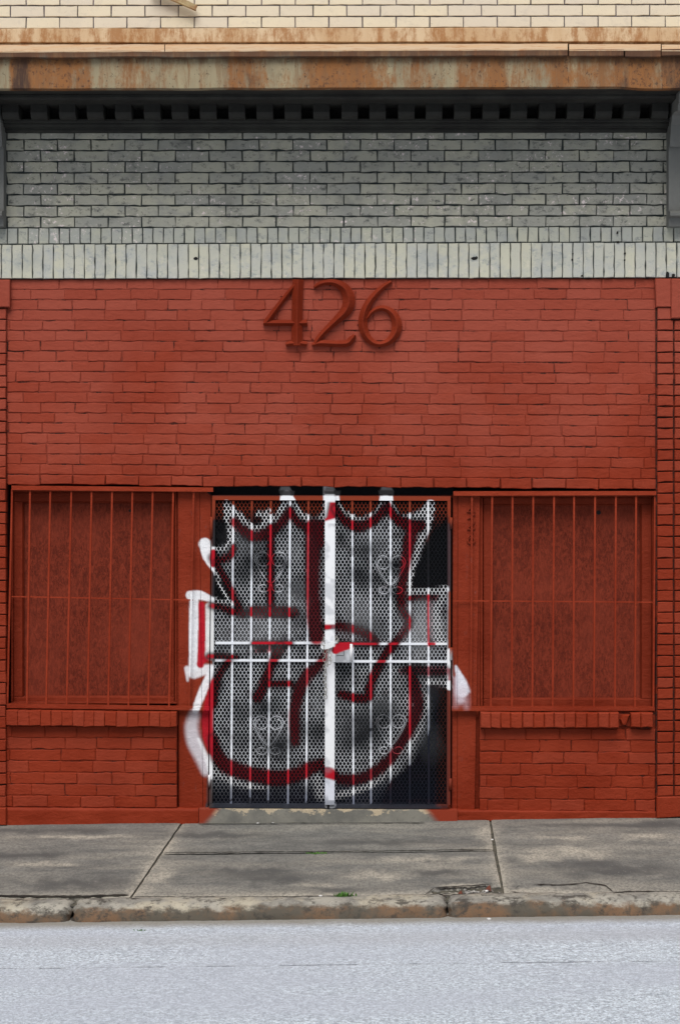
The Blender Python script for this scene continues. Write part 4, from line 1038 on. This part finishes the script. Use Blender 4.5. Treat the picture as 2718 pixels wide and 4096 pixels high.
for x,y in [(823,183),(998,355),(683,600),(835,665),(1217,378),(1040,490),(1385,500),(1210,672),(510,262),(440,262)]:
    mb=MB(); X,Y=hn_f(x,y); c=P(X,Y,.004); n=8; v=[c+Vector((math.cos(k*math.pi/4)*.005,0,math.sin(k*math.pi/4)*.005)) for k in range(n)]+[c+Vector((0,-.012,0))]
    mb.add(v,[(k,(k+1)%n,n) for k in range(n)]); link('fixing_stud',mb,REDM,hn)
h2=empty('house_number',P(1882,2178,-.03),'small faint numerals 4, 2, 6 running down the red column right of the gate','house number')
for ch,(x0,y0,x1,y1) in {'4':(1864,2020,1899,2062),'2':(1866,2070,1900,2119),'6':(1865,2130,1901,2178)}.items():
    b=BB[ch]; f=lambda x,y,b=b,x0=x0,y0=y0,x1=x1,y1=y1:(lerp(x0,x1,(x-b[0])/(b[2]-b[0])),lerp(y0,y1,(y-b[1])/(b[3]-b[1])))
    digit(ch,f,h2,-.032,-.019,.002,REDW,.1)

# ------------------------------------------------------------------ small things
mb=MB(); 
q=[(610,-72),(665,-62),(788,22),(779,38)]
p=[P(x,y,.06) for x,y in [(640,-54),(688,-28),(788,22),(780,38),(698,0),(600,-46)]]
p=[P(600,-46,.07),P(650,-48,.07),P(789,22,.07),P(781,37,.07)]
n=4; v=p+[a+Vector((0,.02,0)) for a in p]
mb.add(v,[(3,2,1,0)]+[(t,(t+1)%4,(t+1)%4+4,t+4) for t in range(4)])
lip=[P(598,-40,.085),P(600,-46,.085),P(783,34,.085),P(781,39,.085)]; v=lip+[a+Vector((0,.035,0)) for a in lip]
mb.add(v,[(3,2,1,0)]+[(t,(t+1)%4,(t+1)%4+4,t+4) for t in range(4)])
single('wood_slat',mb,WOOD,P(781,38,.05),'weathered yellow wooden slat leaning on the cream brick above the cornice','slat')
def tuft(px,py,n,h,label,spread=.03,gp_='weeds in the pavement cracks',road=False):
    c=G(px,py,*((-.134,GB,0) if road else (GA,GB,GC))); mb=MB(); rg=random.Random(int(px))
    for k in range(n):
        a=rg.uniform(0,6.28); l=h*rg.uniform(.5,1.1); b=c+Vector((rg.gauss(0,spread),rg.gauss(0,spread*.25),-.004)); lean=Vector((math.cos(a),math.sin(a)*.5,0))*l*.6; w_=Vector((-math.sin(a),math.cos(a),0))*.0035
        pts=[b,b+lean*.3+Vector((0,0,l*.6)),b+lean+Vector((0,0,l))]
        v=[pts[0]-w_,pts[0]+w_,pts[1]+w_*1.3,pts[1]-w_*1.3,pts[2]]; mb.add(v,[(0,1,2,3),(3,2,4)])
    single('weed',mb,LEAF,c,label,'weed',gp_)
tuft(1378,3590,70,.035,'largest bright green weed tuft at the joint between pavement and kerb',.024)
tuft(1262,3413,40,.014,'low mossy weed in the long pavement crack in front of the gate',.03)
tuft(560,3722,14,.012,'tiny weed sprig on the pale road below the kerb',.014,road=True)
def pebble(px,py,r,label,road=False,wall=False):
    c=G(px,py,*((-.134,GB,0) if road else (GA,GB,GC))); mb=MB(); n=7; rg=random.Random(int(px*3)); v=[]
    for k,(zz,rr) in enumerate([(0,.8),(.5,1),(.9,.6)]):
        v+=[c+Vector((math.cos(t*2*math.pi/n)*r*rr*rg.uniform(.8,1.2)*1.3,math.sin(t*2*math.pi/n)*r*rr,zz*r)) for t in range(n)]
    fs=[(k*n+t,k*n+(t+1)%n,(k+1)*n+(t+1)%n,(k+1)*n+t) for k in range(2) for t in range(n)]+[tuple(2*n+t for t in range(n))]
    mb.add(v,fs,mi=0,smooth=True); single('pebble',mb,PALE,c,label,'pebble','pale pebbles on pavement and road')
pebble(1031,3296,.009,'white pebble at the foot of the doorstep, the nearer to its left end'); pebble(1091,3295,.008,'white pebble at the foot of the doorstep, second from its left end')
pebble(1281,3588,.010,'white pebble on the kerb just left of the green weed tuft'); pebble(1954,3678,.009,'white pebble on the road against the right kerb stone',True); pebble(1944,3566,.008,'white pebble among the rubble in the broken pavement corner')
pebble(1967,3360,.007,'pale pebble lying in the joint between the middle and right pavement slabs')
mb=MB(); rg=random.Random(5)
for k in range(120):
    px=rg.uniform(1850,2000); py=rg.uniform(3556,3584); c=G(px,py)+Vector((0,0,-.022)); r=rg.uniform(.006,.019)
    v=[c+Vector((rg.uniform(-1,1)*r,rg.uniform(-1,1)*r,rg.uniform(.2,1.3)*r)) for _ in range(6)]
    mb.add(v,[(0,1,2),(0,2,3),(3,4,5),(1,3,5),(2,4,5),(0,4,1),(1,4,3),(0,5,2)],mi=0)
single('rubble',mb,RUB,G(1925,3570),'grey gravel rubble filling the broken pavement corner beside the kerb',None,None,'stuff')
for px,py,lab in ((1950,3552,'red brick chip at the back of the broken pavement corner'),(1836,3574,'red brick chip at the left end of the broken pavement corner, by the kerb')):
    mb=MB(); c=G(px,py)+Vector((0,0,-.015)); v=[c+Vector(q) for q in [(-.018,-.012,0),(.018,-.012,0),(.02,.014,0),(-.012,.014,0),(.008,-.008,.034),(.012,.008,.03),(-.006,0,.018)]]
    mb.add(v,[(0,1,4),(1,2,5,4),(2,3,6,5),(3,0,6),(0,4,6),(4,5,6)]); single('brick_chip',mb,RUBR,c,lab,'brick chip','broken brick chips')
